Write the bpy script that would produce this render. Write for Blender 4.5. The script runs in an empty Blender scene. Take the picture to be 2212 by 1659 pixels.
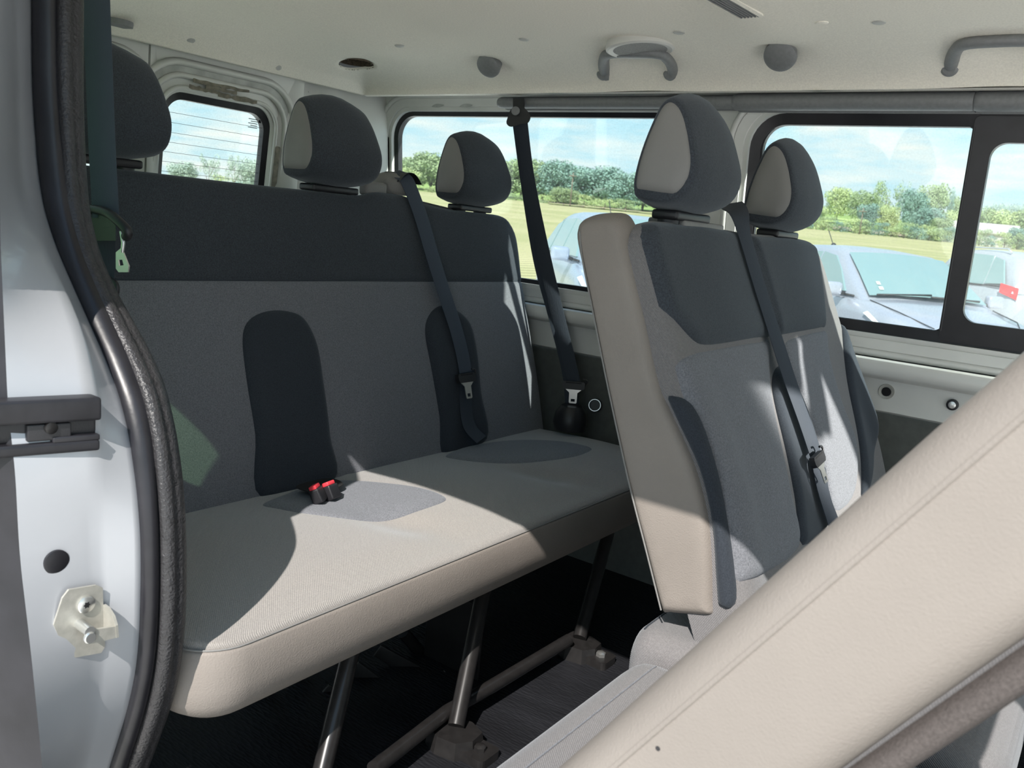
import bpy, bmesh, math, random
from mathutils import Vector, Matrix
from mathutils.geometry import delaunay_2d_cdt, tessellate_polygon
random.seed(7)
S = bpy.context.scene
COL = S.collection
PI = math.pi
# ------------------------------------------------------------------ camera
F = 1850.0                                                   # focal length in pixels of the 2212x1659 frame
MR = [Vector((0.80226, 0.58949, 0.09426)), Vector((0.18387, -0.09378, -0.97847)), Vector((-0.56795, 0.80231, -0.18363))]
CAM = Vector((0.0, 0.0, 1.0))
cd = bpy.data.cameras.new('camera'); cam = bpy.data.objects.new('camera', cd); COL.objects.link(cam)
cd.sensor_width = 36.0; cd.lens = 36.0 * F / 2212.0; cd.clip_end = 3000; cd.clip_start = 0.02
cd.dof.use_dof = True; cd.dof.focus_distance = 1.75; cd.dof.aperture_fstop = 11.0
cam.matrix_world = Matrix(((MR[0].x, -MR[1].x, -MR[2].x, CAM.x), (MR[0].y, -MR[1].y, -MR[2].y, CAM.y), (MR[0].z, -MR[1].z, -MR[2].z, CAM.z), (0, 0, 0, 1)))
S.camera = cam
# ------------------------------------------------------------------ exposure, sky, sun
S.view_settings.view_transform = 'Standard'; S.view_settings.look = 'None'
S.view_settings.gamma = 1.0; S.view_settings.use_curve_mapping = False
S.view_settings.exposure = 0.9
SUN_DIR = Vector((-0.30, 1.0, -1.05)).normalized()           # the way the sunlight travels: over the roof edge into the door
W = bpy.data.worlds.new('sky'); S.world = W; W.use_nodes = True
def build_world():
    nt = W.node_tree; N = nt.nodes; L = nt.links; N.clear()
    out = N.new('ShaderNodeOutputWorld'); bg = N.new('ShaderNodeBackground'); L.new(bg.outputs[0], out.inputs[0])
    tc = N.new('ShaderNodeTexCoord'); sep = N.new('ShaderNodeSeparateXYZ'); L.new(tc.outputs['Generated'], sep.inputs[0])
    rmp = N.new('ShaderNodeValToRGB'); L.new(sep.outputs['Z'], rmp.inputs[0])
    e = rmp.color_ramp.elements
    e[0].position = 0.0; e[0].color = (0.60, 0.76, 0.80, 1)
    e[1].position = 0.75; e[1].color = (0.20, 0.42, 0.72, 1)
    m = e.new(0.16); m.color = (0.44, 0.72, 0.86, 1)
    # clouds: noise on the direction projected onto a flat cloud deck
    add = N.new('ShaderNodeMath'); add.operation = 'ADD'; add.inputs[1].default_value = 0.12; L.new(sep.outputs['Z'], add.inputs[0])
    mx = N.new('ShaderNodeMath'); mx.operation = 'MAXIMUM'; mx.inputs[1].default_value = 0.05; L.new(add.outputs[0], mx.inputs[0])
    dv = N.new('ShaderNodeVectorMath'); dv.operation = 'DIVIDE'; L.new(tc.outputs['Generated'], dv.inputs[0])
    cmb = N.new('ShaderNodeCombineXYZ')
    for i in range(3): L.new(mx.outputs[0], cmb.inputs[i])
    L.new(cmb.outputs[0], dv.inputs[1])
    n = N.new('ShaderNodeTexNoise'); n.inputs['Scale'].default_value = 1.5; n.inputs['Detail'].default_value = 9; n.inputs['Roughness'].default_value = 0.62
    L.new(dv.outputs[0], n.inputs['Vector'])
    cr = N.new('ShaderNodeValToRGB'); L.new(n.outputs['Fac'], cr.inputs[0])
    cr.color_ramp.elements[0].position = 0.42; cr.color_ramp.elements[0].color = (0, 0, 0, 1)
    cr.color_ramp.elements[1].position = 0.66; cr.color_ramp.elements[1].color = (1, 1, 1, 1)
    mix = N.new('ShaderNodeMixRGB'); L.new(cr.outputs[0], mix.inputs[0]); L.new(rmp.outputs[0], mix.inputs[1]); mix.inputs[2].default_value = (0.86, 0.87, 0.84, 1)
    L.new(mix.outputs[0], bg.inputs[0]); bg.inputs[1].default_value = 0.735
build_world()
sd = bpy.data.lights.new('sun', 'SUN'); sd.energy = 4.0; sd.angle = 0.009; sd.color = (1.0, 0.95, 0.89)
sun = bpy.data.objects.new('sun', sd); COL.objects.link(sun); sun.location = (3, -8, 9)
sun.rotation_euler = SUN_DIR.to_track_quat('-Z', 'Y').to_euler()
# added spot lamp for the bright strips on the far seats; no reflector is built
gd = bpy.data.lights.new('added_strip_spot', 'SPOT'); gd.energy = 4500; gd.spot_size = 0.20; gd.spot_blend = 0.3; gd.shadow_soft_size = 0.03; gd.color = (1, 0.98, 0.9)
gl = bpy.data.objects.new('added_strip_spot', gd); COL.objects.link(gl); gl.location = (6.6, 2.87, 3.10)
gl.rotation_euler = (Vector((-1.1, 2.09, 0.80)) - gl.location).to_track_quat('-Z', 'Y').to_euler()

# ------------------------------------------------------------------ pixel -> place helpers
def ray(u, v): return MR[0] * ((u - 1106) / F) + MR[1] * ((v - 829.5) / F) + MR[2]
def on_plane(u, v, p, n):
    d = ray(u, v); p = Vector(p); n = Vector(n); return CAM + d * ((p - CAM).dot(n) / d.dot(n))
def on_x(u, v, x): return on_plane(u, v, (x, 0, 0), (1, 0, 0))
def on_y(u, v, y): return on_plane(u, v, (0, y, 0), (0, 1, 0))
def on_z(u, v, z): return on_plane(u, v, (0, 0, z), (0, 0, 1))
def lerp(a, b, t): return a + (b - a) * t
def interp(tab, x):
    if x <= tab[0][0]: return tab[0][1]
    for (a, p), (b, q) in zip(tab, tab[1:]):
        if x <= b: return lerp(p, q, (x - a) / (b - a))
    return tab[-1][1]
def smooth(x): x = max(0, min(1, x)); return x * x * (3 - 2 * x)

# ------------------------------------------------------------------ materials
MATS = {}
def mat(name, color, rough=0.6, metal=0.0, spec=0.5, mottle=0.0, mscale=40, bump=0.0, bscale=300, coat=0.0, col2=None, weave=0, sheen=0.0, stretch=None, btype='noise'):
    if name in MATS: return MATS[name]
    m = bpy.data.materials.new(name); m.use_nodes = True; nt = m.node_tree; N = nt.nodes; L = nt.links
    b = N['Principled BSDF']; b.inputs['Base Color'].default_value = (*color, 1); b.inputs['Roughness'].default_value = rough
    b.inputs['Metallic'].default_value = metal; b.inputs['Specular IOR Level'].default_value = spec
    b.inputs['Coat Weight'].default_value = coat; b.inputs['Sheen Weight'].default_value = sheen; b.inputs['Sheen Roughness'].default_value = 0.45; b.inputs['Sheen Tint'].default_value = (0.86, 0.93, 1.0, 1)
    m.diffuse_color = (*color, 1)
    tc = N.new('ShaderNodeTexCoord'); src = tc.outputs['Object']
    if stretch:
        mp = N.new('ShaderNodeMapping'); mp.inputs['Scale'].default_value = stretch; L.new(src, mp.inputs[0]); src = mp.outputs[0]
    if mottle > 0:
        n = N.new('ShaderNodeTexNoise'); n.inputs['Scale'].default_value = mscale; n.inputs['Detail'].default_value = 5; L.new(src, n.inputs['Vector'])
        r = N.new('ShaderNodeValToRGB'); L.new(n.outputs['Fac'], r.inputs[0])
        c2 = col2 or tuple(min(1, c * (1 + mottle)) for c in color); c1 = tuple(c * (1 - mottle) for c in color) if not col2 else color
        r.color_ramp.elements[0].position = 0.3; r.color_ramp.elements[0].color = (*c1, 1)
        r.color_ramp.elements[1].position = 0.7; r.color_ramp.elements[1].color = (*c2, 1)
        L.new(r.outputs[0], b.inputs['Base Color'])
    if bump > 0:
        if btype == 'wave':
            n = N.new('ShaderNodeTexWave'); n.inputs['Scale'].default_value = bscale; n.bands_direction = 'DIAGONAL'; ho = n.outputs['Fac']
        elif btype == 'cell':
            n = N.new('ShaderNodeTexVoronoi'); n.inputs['Scale'].default_value = bscale; ho = n.outputs['Distance']
        else:
            n = N.new('ShaderNodeTexNoise'); n.inputs['Scale'].default_value = bscale; n.inputs['Detail'].default_value = 2; ho = n.outputs['Fac']
        L.new(src, n.inputs['Vector'])
        bp = N.new('ShaderNodeBump'); bp.inputs['Strength'].default_value = bump; bp.inputs['Distance'].default_value = 0.002
        L.new(ho, bp.inputs['Height']); L.new(bp.outputs[0], b.inputs['Normal'])
    MATS[name] = m; return m
def glass_mat(name, tint, gloss=0.07, dust=0.0):
    m = bpy.data.materials.new(name); m.use_nodes = True; nt = m.node_tree; N = nt.nodes; L = nt.links; N.clear()
    out = N.new('ShaderNodeOutputMaterial'); t = N.new('ShaderNodeBsdfTransparent'); t.inputs[0].default_value = (*tint, 1)
    g = N.new('ShaderNodeBsdfGlossy'); g.inputs['Roughness'].default_value = 0.03; g.inputs[0].default_value = (1, 1, 1, 1)
    mx = N.new('ShaderNodeMixShader'); mx.inputs[0].default_value = gloss; L.new(t.outputs[0], mx.inputs[1]); L.new(g.outputs[0], mx.inputs[2])
    last = mx.outputs[0]
    if dust > 0:
        d = N.new('ShaderNodeBsdfDiffuse'); d.inputs[0].default_value = (0.8, 0.8, 0.78, 1)
        tl = N.new('ShaderNodeBsdfTranslucent'); tl.inputs[0].default_value = (0.8, 0.82, 0.8, 1)
        ad = N.new('ShaderNodeMixShader'); ad.inputs[0].default_value = 0.5; L.new(d.outputs[0], ad.inputs[1]); L.new(tl.outputs[0], ad.inputs[2])
        tc = N.new('ShaderNodeTexCoord'); n = N.new('ShaderNodeTexNoise'); n.inputs['Scale'].default_value = 220; n.inputs['Detail'].default_value = 4; L.new(tc.outputs['Object'], n.inputs['Vector'])
        r = N.new('ShaderNodeMapRange'); r.inputs[1].default_value = 0.45; r.inputs[2].default_value = 0.8; r.inputs[3].default_value = dust * 0.4; r.inputs[4].default_value = dust * 2.2
        L.new(n.outputs['Fac'], r.inputs[0])
        m2 = N.new('ShaderNodeMixShader'); L.new(r.outputs[0], m2.inputs[0]); L.new(last, m2.inputs[1]); L.new(ad.outputs[0], m2.inputs[2]); last = m2.outputs[0]
    L.new(last, out.inputs[0]); MATS[name] = m; return m
FAB_DARK = mat('charcoal_fabric', (0.046, 0.053, 0.063), 0.95, spec=0.1, mottle=0.30, mscale=420, bump=0.35, bscale=900, sheen=0.25)
FAB_INS = mat('deep_grey_velour', (0.034, 0.040, 0.050), 0.95, spec=0.1, mottle=0.22, mscale=500, bump=0.25, bscale=1200, sheen=0.2)
FAB_GREY = mat('grey_fabric', (0.160, 0.166, 0.184), 0.95, spec=0.1, mottle=0.26, mscale=420, bump=0.5, bscale=800, sheen=0.22)
FAB_TWILL = mat('grey_twill_fabric', (0.18, 0.172, 0.174), 0.95, spec=0.1, mottle=0.14, mscale=420, bump=0.45, bscale=170, btype='wave', sheen=0.2)
FAB_SEAT = mat('light_grey_seat_fabric', (0.280, 0.260, 0.243), 0.95, spec=0.1, mottle=0.14, mscale=420, bump=0.35, bscale=170, btype='wave', sheen=0.55)
FAB_BROWN = mat('brown_grey_cloth', (0.085, 0.074, 0.070), 0.95, spec=0.1, mottle=0.2, mscale=420, bump=0.4, bscale=800)
VINYL = mat('beige_grey_vinyl', (0.228, 0.203, 0.182), 0.5, spec=0.25, mottle=0.05, mscale=8, bump=0.28, bscale=420)
VINYL_G = mat('warm_grey_vinyl', (0.205, 0.202, 0.196), 0.55, spec=0.3, mottle=0.05, mscale=8, bump=0.2, bscale=420)
HEAD = mat('cream_headliner', (0.90, 0.855, 0.765), 0.95, spec=0.1, mottle=0.06, mscale=260, bump=0.3, bscale=700)
PLASTIC_G = mat('grey_plastic', (0.20, 0.205, 0.21), 0.5, mottle=0.08, mscale=120, bump=0.15, bscale=900)
PLASTIC_L = mat('light_grey_plastic', (0.48, 0.475, 0.45), 0.5, mottle=0.05, mscale=80)
PLASTIC_K = mat('black_plastic', (0.016, 0.016, 0.019), 0.42, bump=0.1, bscale=600)
RUBBER = mat('black_rubber', (0.014, 0.0135, 0.017), 0.38, bump=0.12, bscale=90, mottle=0.3, mscale=20)
RUBBER_T = mat('grained_black_rubber', (0.030, 0.029, 0.031), 0.42, bump=0.9, bscale=260, mottle=0.2, mscale=60)
PAINT = mat('silver_paint', (0.42, 0.43, 0.455), 0.33, metal=0.25, spec=0.5, coat=0.3, mottle=0.04, mscale=5)
PAINT_IN = mat('pale_silver_inner_paint', (0.70, 0.70, 0.67), 0.42, metal=0.1, mottle=0.06, mscale=7)
PRIMER = mat('dirty_inner_paint', (0.46, 0.47, 0.45), 0.5, mottle=0.2, mscale=25)
ADHESIVE = mat('brown_glue_residue', (0.21, 0.19, 0.15), 0.8, mottle=0.4, mscale=60)
WALL_K = mat('dark_grey_trim_board', (0.10, 0.105, 0.098), 0.8, mottle=0.12, mscale=40, bump=0.2, bscale=300)
BELT = mat('navy_black_webbing', (0.034, 0.042, 0.056), 0.75, spec=0.3, bump=0.3, bscale=500, stretch=(1, 1, 0.2))
BELT_B = mat('blue_grey_webbing', (0.045, 0.058, 0.082), 0.7, spec=0.35, bump=0.3, bscale=500)
STEEL = mat('bright_steel', (0.72, 0.72, 0.70), 0.28, metal=0.9)
ZINC = mat('zinc_plated_steel', (0.46, 0.445, 0.40), 0.42, metal=0.45, mottle=0.12, mscale=90)
LEGM = mat('black_enamel_tube', (0.016, 0.015, 0.015), 0.3, spec=0.5, mottle=0.2, mscale=60)
RED = mat('red_plastic', (0.75, 0.05, 0.07), 0.4)
FLOORM = mat('black_ribbed_rubber_floor', (0.012, 0.0125, 0.015), 0.55, spec=0.25, bump=0.8, bscale=110, btype='cell', mottle=0.25, mscale=12, stretch=(0.45, 1.6, 1))
HOLE = mat('hole_black', (0.006, 0.006, 0.007), 0.9)  # flat black that stands in for the darkness inside holes
PANE = glass_mat('dusty_window_glass', (0.93, 0.97, 0.96), 0.04, 0.05)
PANE_G = glass_mat('green_tinted_glass', (0.72, 0.84, 0.72), 0.04, 0.02)

# ------------------------------------------------------------------ mesh helpers
def thing(name, loc, label, cat, group=None, kind=None):
    o = bpy.data.objects.new(name, None); COL.objects.link(o); o.location = loc; o.empty_display_size = 0.05
    tag(o, label, cat, group, kind); return o
def tag(o, label=None, cat=None, group=None, kind=None):
    if label: o['label'] = label
    if cat: o['category'] = cat
    if group: o['group'] = group
    if kind: o['kind'] = kind
    return o
def wloc(o):
    p = Vector((0, 0, 0))
    while o: p += o.location; o = o.parent
    return p
def mesh(name, V, Fc, m, parent=None, smooth_=True, label=None, cat=None, group=None, kind=None, sharp=None):
    base = wloc(parent) if parent else Vector((0, 0, 0))
    me = bpy.data.meshes.new(name); V = [Vector(v) for v in V]
    org = base
    if not parent:                                           # a top-level mesh has its origin at its base
        lo = [min(v[i] for v in V) for i in range(3)]; hi = [max(v[i] for v in V) for i in range(3)]
        org = Vector(((lo[0] + hi[0]) / 2, (lo[1] + hi[1]) / 2, lo[2]))
    me.from_pydata([v - org for v in V], [], Fc); me.update()
    bm = bmesh.new(); bm.from_mesh(me); bmesh.ops.remove_doubles(bm, verts=bm.verts, dist=1e-6); bmesh.ops.recalc_face_normals(bm, faces=bm.faces); bm.to_mesh(me); bm.free()
    if isinstance(m, (list, tuple)):
        for k in m: me.materials.append(k)
    else: me.materials.append(m)
    if smooth_:
        me.polygons.foreach_set('use_smooth', [True] * len(me.polygons))
        if sharp: me.set_sharp_from_angle(angle=math.radians(sharp))
    o = bpy.data.objects.new(name, me); COL.objects.link(o)
    if parent: o.parent = parent
    else: o.location = org
    tag(o, label, cat, group, kind); return o
def box_vf(c, s, rot=None):
    V = []
    for x in (-1, 1):
        for y in (-1, 1):
            for z in (-1, 1):
                p = Vector((x * s[0] / 2, y * s[1] / 2, z * s[2] / 2))
                if rot: p = rot @ p
                V.append(Vector(c) + p)
    return V, [(0, 1, 3, 2), (4, 6, 7, 5), (0, 4, 5, 1), (2, 3, 7, 6), (0, 2, 6, 4), (1, 5, 7, 3)]
def box(name, c, s, m, parent=None, bevel=0.0, rot=None, **k):
    V, Fc = box_vf((0, 0, 0), s)
    bm = bmesh.new(); vs = [bm.verts.new(v) for v in V]
    for f in Fc: bm.faces.new([vs[i] for i in f])
    if bevel > 0: bmesh.ops.bevel(bm, geom=list(bm.edges), offset=bevel, segments=3, affect='EDGES', profile=0.6)
    bm.verts.index_update()
    Vv = [Vector(c) + ((rot @ v.co) if rot else v.co.copy()) for v in bm.verts]; Ff = [[v.index for v in f.verts] for f in bm.faces]; bm.free()
    return mesh(name, Vv, Ff, m, parent, smooth_=bevel > 0, sharp=35, **k)
def merge(parts):
    V = []; Fc = []
    for v, f in parts:
        o = len(V); V += list(v); Fc += [[i + o for i in q] for q in f]
    return V, Fc
def catmull(P, n):
    P = [Vector(p) for p in P]; out = []
    for i in range(len(P) - 1):
        p0 = P[max(i - 1, 0)]; p1 = P[i]; p2 = P[i + 1]; p3 = P[min(i + 2, len(P) - 1)]
        for k in range(n):
            t = k / n; out.append(0.5 * ((2 * p1) + (p2 - p0) * t + (2 * p0 - 5 * p1 + 4 * p2 - p3) * t * t + (3 * p1 - p0 - 3 * p2 + p3) * t ** 3))
    out.append(P[-1]); return out
def tube_vf(path, r, n=12, cap=True, closed=False):
    path = [Vector(p) for p in path]; V = []; Fc = []; up = None; m = len(path)
    for i, p in enumerate(path):
        a = path[(i - 1) % m] if closed or i > 0 else path[i]; b = path[(i + 1) % m] if closed or i < m - 1 else path[i]
        t = (b - a).normalized()
        if up is None: up = t.orthogonal().normalized()
        up = (up - t * up.dot(t)).normalized(); s = t.cross(up); rr = r[i] if isinstance(r, (list, tuple)) else r
        for k in range(n): an = 2 * PI * k / n; V.append(p + (up * math.cos(an) + s * math.sin(an)) * rr)
    for i in range(m if closed else m - 1):
        j = (i + 1) % m
        for k in range(n): Fc.append((i * n + k, i * n + (k + 1) % n, j * n + (k + 1) % n, j * n + k))
    if cap and not closed: Fc.append(list(range(n))[::-1]); Fc.append([(m - 1) * n + k for k in range(n)])
    return V, Fc
def tube(name, path, r, m, parent=None, n=12, closed=False, **k):
    V, Fc = tube_vf(path, r, n, True, closed); return mesh(name, V, Fc, m, parent, sharp=50, **k)
def ribbon(name, path, wdirs, w, th, m, parent=None, **k):
    """flat webbing: path of points, width direction (one or a list), width (one or a list)"""
    path = [Vector(p) for p in path]; V = []; Fc = []; n = len(path)
    for i, p in enumerate(path):
        t = (path[min(i + 1, n - 1)] - path[max(i - 1, 0)]).normalized()
        wd = Vector(wdirs[i] if isinstance(wdirs, list) else wdirs); wd = (wd - t * wd.dot(t)).normalized(); nn = t.cross(wd)
        ww = w[i] if isinstance(w, list) else w
        for a, b in ((-1, -.3), (-.96, -.5), (.96, -.5), (1, -.3), (1, .3), (.96, .5), (-.96, .5), (-1, .3)): V.append(p + wd * a * ww / 2 + nn * b * th)
    for i in range(n - 1):
        for q in range(8): Fc.append((i * 8 + q, i * 8 + (q + 1) % 8, i * 8 + 8 + (q + 1) % 8, i * 8 + 8 + q))
    Fc.append([7, 6, 5, 4, 3, 2, 1, 0]); Fc.append([(n - 1) * 8 + q for q in range(8)])
    return mesh(name, V, Fc, m, parent, sharp=40, **k)
def lathe_vf(prof, c, axis, n=32, cap=True):
    """prof: (radius, height along axis)"""
    ax = Vector(axis).normalized(); a = ax.orthogonal().normalized(); b = ax.cross(a); V = []; Fc = []
    for r, h in prof:
        for k in range(n): an = 2 * PI * k / n; V.append(Vector(c) + ax * h + (a * math.cos(an) + b * math.sin(an)) * r)
    for i in range(len(prof) - 1):
        for k in range(n): Fc.append((i * n + k, i * n + (k + 1) % n, (i + 1) * n + (k + 1) % n, (i + 1) * n + k))
    if cap: Fc.append(list(range(n))[::-1]); Fc.append([(len(prof) - 1) * n + k for k in range(n)])
    return V, Fc
def lathe(name, prof, c, axis, m, parent=None, n=32, **k):
    V, Fc = lathe_vf(prof, c, axis, n); return mesh(name, V, Fc, m, parent, sharp=35, **k)
def prism_vf(poly, fn, d0, d1):
    """poly in 2d, fn(a,b,d)->3d ; extrude from depth d0 to d1"""
    n = len(poly); V = [fn(a, b, d0) for a, b in poly] + [fn(a, b, d1) for a, b in poly]
    Fc = [list(range(n))[::-1], list(range(n, 2 * n))] + [(i, (i + 1) % n, n + (i + 1) % n, n + i) for i in range(n)]
    return V, Fc
def rrect(a0, a1, b0, b1, r, n=8):
    if not isinstance(r, (list, tuple)): r = [r] * 4
    P = []
    for (ca, cb, st), rr in zip(((a1, b1, 0), (a0, b1, 1), (a0, b0, 2), (a1, b0, 3)), r):
        sa = -1 if ca == a1 else 1; sb = -1 if cb == b1 else 1
        for k in range(n + 1):
            an = st * PI / 2 + k / n * PI / 2; P.append((ca + sa * rr + rr * math.cos(an), cb + sb * rr + rr * math.sin(an)))
    return P
def sheet_vf(outer, holes, fn, th=0.0):
    """flat sheet with holes; fn(a,b,off)->3d; hole edges get a reveal of depth th"""
    loops = [outer] + holes; pts = [p for l in loops for p in l]
    tris = tessellate_polygon([[Vector((a, b, 0)) for a, b in l] for l in loops])
    V = [fn(a, b, 0) for a, b in pts]; Fc = [list(t) for t in tris]
    if th:
        st = 0
        for l in loops:
            o = len(V); V += [fn(a, b, th) for a, b in l]; n = len(l)
            Fc += [(st + i, st + (i + 1) % n, o + (i + 1) % n, o + i) for i in range(n)]; st += n
        o = len(V); V += [fn(a, b, th) for a, b in pts]; Fc += [[i + o for i in t] for t in tris]
    return V, Fc
def grid_vf(nu, nv, fn):
    V = [fn(i / nu, j / nv) for j in range(nv + 1) for i in range(nu + 1)]; w = nu + 1
    return V, [(j * w + i, j * w + i + 1, (j + 1) * w + i + 1, (j + 1) * w + i) for j in range(nv) for i in range(nu)]
def dist_poly(p, poly):
    d = 1e9
    for a, b in zip(poly, poly[1:] + poly[:1]):
        ax, ay = a; bx, by = b; dx, dy = bx - ax, by - ay; L2 = dx * dx + dy * dy or 1e-12
        t = max(0, min(1, ((p[0] - ax) * dx + (p[1] - ay) * dy) / L2)); d = min(d, math.hypot(p[0] - ax - t * dx, p[1] - ay - t * dy))
    return d
def inside(p, poly):
    c = False
    for (ax, ay), (bx, by) in zip(poly, poly[1:] + poly[:1]):
        if (ay > p[1]) != (by > p[1]) and p[0] < (bx - ax) * (p[1] - ay) / (by - ay) + ax: c = not c
    return c
def smooth_loop(P, n=6):
    P = [Vector((a, b, 0)) for a, b in P]; out = []; m = len(P)
    for i in range(m):
        p0, p1, p2, p3 = P[i - 1], P[i], P[(i + 1) % m], P[(i + 2) % m]
        for k in range(n):
            t = k / n; q = 0.5 * ((2 * p1) + (p2 - p0) * t + (2 * p0 - 5 * p1 + 4 * p2 - p3) * t * t + (3 * p1 - p0 - 3 * p2 + p3) * t ** 3); out.append((q.x, q.y))
    return out
def resample(poly, st):
    out = []
    for (ax, ay), (bx, by) in zip(poly, poly[1:] + poly[:1]):
        L_ = math.hypot(bx - ax, by - ay); n = max(1, math.ceil(L_ / st)); out += [(lerp(ax, bx, k / n), lerp(ay, by, k / n)) for k in range(n)] if L_ > 1e-6 else []
    return out
def patch(name, poly, surf, h, edge, m, parent, step=0.012, tuck=0.003, **k):
    """padded panel with outline poly (a,b) laid on surf(a,b,off): its edge is tucked under and it swells to height h"""
    poly = resample(poly, step * 0.6); n = len(poly); pts = [Vector(p) for p in poly]
    ar = sum(a[0] * b[1] - b[0] * a[1] for a, b in zip(poly, poly[1:] + poly[:1])); sg = 1 if ar > 0 else -1
    fr = (.06, .2, .42, .7, 1.0)
    for f in fr:
        for i in range(n):
            a, b = poly[i - 2], poly[(i + 2) % n]; tx, ty = b[0] - a[0], b[1] - a[1]; L_ = math.hypot(tx, ty) or 1; q = (poly[i][0] - sg * ty / L_ * edge * f, poly[i][1] + sg * tx / L_ * edge * f)
            if inside(q, poly) and dist_poly(q, poly) > edge * f * .93: pts.append(Vector(q))
    xs = [p[0] for p in poly]; ys = [p[1] for p in poly]; a = min(xs)
    while a < max(xs):
        b = min(ys)
        while b < max(ys):
            if inside((a, b), poly) and dist_poly((a, b), poly) > edge + step * .5: pts.append(Vector((a, b)))
            b += step
        a += step
    v, e, f, *_ = delaunay_2d_cdt(pts, [(i, (i + 1) % n) for i in range(n)], [], 1, 1e-6)
    V = []
    for q in v:
        d = dist_poly((q.x, q.y), poly); s = max(0, min(1, d / edge)); V.append(surf(q.x, q.y, -tuck + (h + tuck) * math.sqrt(max(0, 1 - (1 - s) ** 2))))
    return mesh(name, V, [list(q) for q in f], m, parent, **k)

# ================================================================== THE VAN SHELL
def struct(o): o['kind'] = 'structure'; return o
X_REAR, X_FRONT = -2.2, 1.5
# floor of the van: ribbed rubber
V, Fc = box_vf(((X_REAR + X_FRONT) / 2, 1.38, -0.02), (X_FRONT - X_REAR + 0.1, 1.66, 0.04))
struct(mesh('floor', V, Fc, FLOORM, smooth_=False))
V, Fc = box_vf((0.1, 0.46, -0.05), (2.2, 0.18, 0.05)); struct(mesh('trim_1', V, Fc, mat('pale_bounce_plate', (.5, .5, .48), .5, bump=.3, bscale=200), smooth_=False))  # unseen pale sill plate, added to bounce sunlight up to the headliner
# ---- headliner: a height field that rolls down towards its edges
CY0, CY1, CX0 = 0.60, 2.0, -2.1
DENTS = []                                                   # (x, y, rx, ry, depth) pockets around handles and knobs
def ceil_z(x, y):
    e = min(CY1 - y, y - CY0, x - CX0); r = 0.24
    t = max(0, min(1, e / r)); z = 1.356 + 0.074 * math.sqrt(max(0, 1 - (1 - t) ** 2)) ** 1.1
    # long shallow swage across the roof in line with the vent
    z -= 0.012 * math.exp(-((x + 0.62 + 0.18 * (y - 1.3)) / 0.09) ** 2) * smooth((e - 0.1) / 0.2)
    z -= 0.010 * math.exp(-((x + 1.72) / 0.12) ** 2) * smooth((e - 0.1) / 0.2)
    for dx, dy, rx, ry, dd in DENTS:
        q = ((x - dx) / rx) ** 2 + ((y - dy) / ry) ** 2
        if q < 4: z += dd * math.exp(-q * 1.5)
    return z
def on_ceil(u, v):
    d = ray(u, v); t = 0.3
    while t < 4:
        p = CAM + d * t
        if p.y > CY1 or p.z > ceil_z(p.x, p.y): break
        t += 0.004
    return CAM + d * t
def ceil_n(x, y):
    h = 0.01; return Vector((ceil_z(x + h, y) - ceil_z(x - h, y), ceil_z(x, y + h) - ceil_z(x, y - h), -2 * h)).normalized()
knobs = [on_ceil(1062, 140), on_ceil(1690, 118)]
handles = [(on_ceil(1306, 148), on_ceil(1446, 148)), (on_ceil(2060, 135), on_ceil(2290, 120))]
for p in knobs: DENTS.append((p.x - 0.01, p.y, 0.06, 0.05, 0.018))
for a, b in handles: DENTS.append(((a.x + b.x) / 2, (a.y + b.y) / 2, abs(a.x - b.x) * 0.62, 0.05, 0.016))
hole_p = on_ceil(770, 137); hole_r = 0.052
def ceiling():
    nu, nv = 190, 96
    V, Fc = grid_vf(nu, nv, lambda a, b: (lambda x, y: Vector((x, y, ceil_z(x, y))))(lerp(CX0, X_FRONT, a), lerp(CY0, CY1, 1 - (1 - b) ** 1.4)))
    hc = hole_p
    keep = []
    for f in Fc:
        c = sum((V[i] for i in f), Vector()) / 4
        if math.hypot(c.x - hc.x, c.y - hc.y) > hole_r + 0.016: keep.append(f)
    # ring of faces closing the coarse gap down to the round speaker cut-out
    n = 40; o = len(V); rings = [hole_r + 0.034, hole_r + 0.012, hole_r]
    for r in rings:
        for k in range(n):
            an = 2 * PI * k / n; x = hc.x + r * 1.0 * math.cos(an); y = hc.y + r * math.sin(an); V.append(Vector((x, y, ceil_z(x, y) + (0.0012 if r > hole_r + 0.03 else -0.0006))))
    for i in range(2):
        for k in range(n): keep.append((o + i * n + k, o + i * n + (k + 1) % n, o + (i + 1) * n + (k + 1) % n, o + (i + 1) * n + k))
    for k in range(n): V.append(V[o + 2 * n + k] + Vector((0, 0, 0.006)))
    for k in range(n): keep.append((o + 2 * n + k, o + 2 * n + (k + 1) % n, o + 3 * n + (k + 1) % n, o + 3 * n + k))
    # rolled lip along the far and rear edge
    lip = len(V)
    for i in range(61):
        x = lerp(CX0, X_FRONT, i / 60); V.append(Vector((x, CY1, 1.356))); V.append(Vector((x, CY1 + 0.012, 1.353))); V.append(Vector((x, CY1 + 0.02, 1.375)))
    for i in range(60):
        for q in range(2): keep.append((lip + i * 3 + q, lip + i * 3 + q + 1, lip + i * 3 + 4 + q, lip + i * 3 + 3 + q))
    lip = len(V)
    for i in range(31):
        y = lerp(CY0, CY1, i / 30); V.append(Vector((CX0, y, 1.356))); V.append(Vector((CX0 - 0.008, y, 1.354))); V.append(Vector((CX0 - 0.014, y, 1.375)))
    for i in range(30):
        for q in range(2): keep.append((lip + i * 3 + q, lip + i * 3 + q + 1, lip + i * 3 + 4 + q, lip + i * 3 + 3 + q))
    return struct(mesh('ceiling', V, keep, HEAD))
ceil_o = ceiling()
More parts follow.
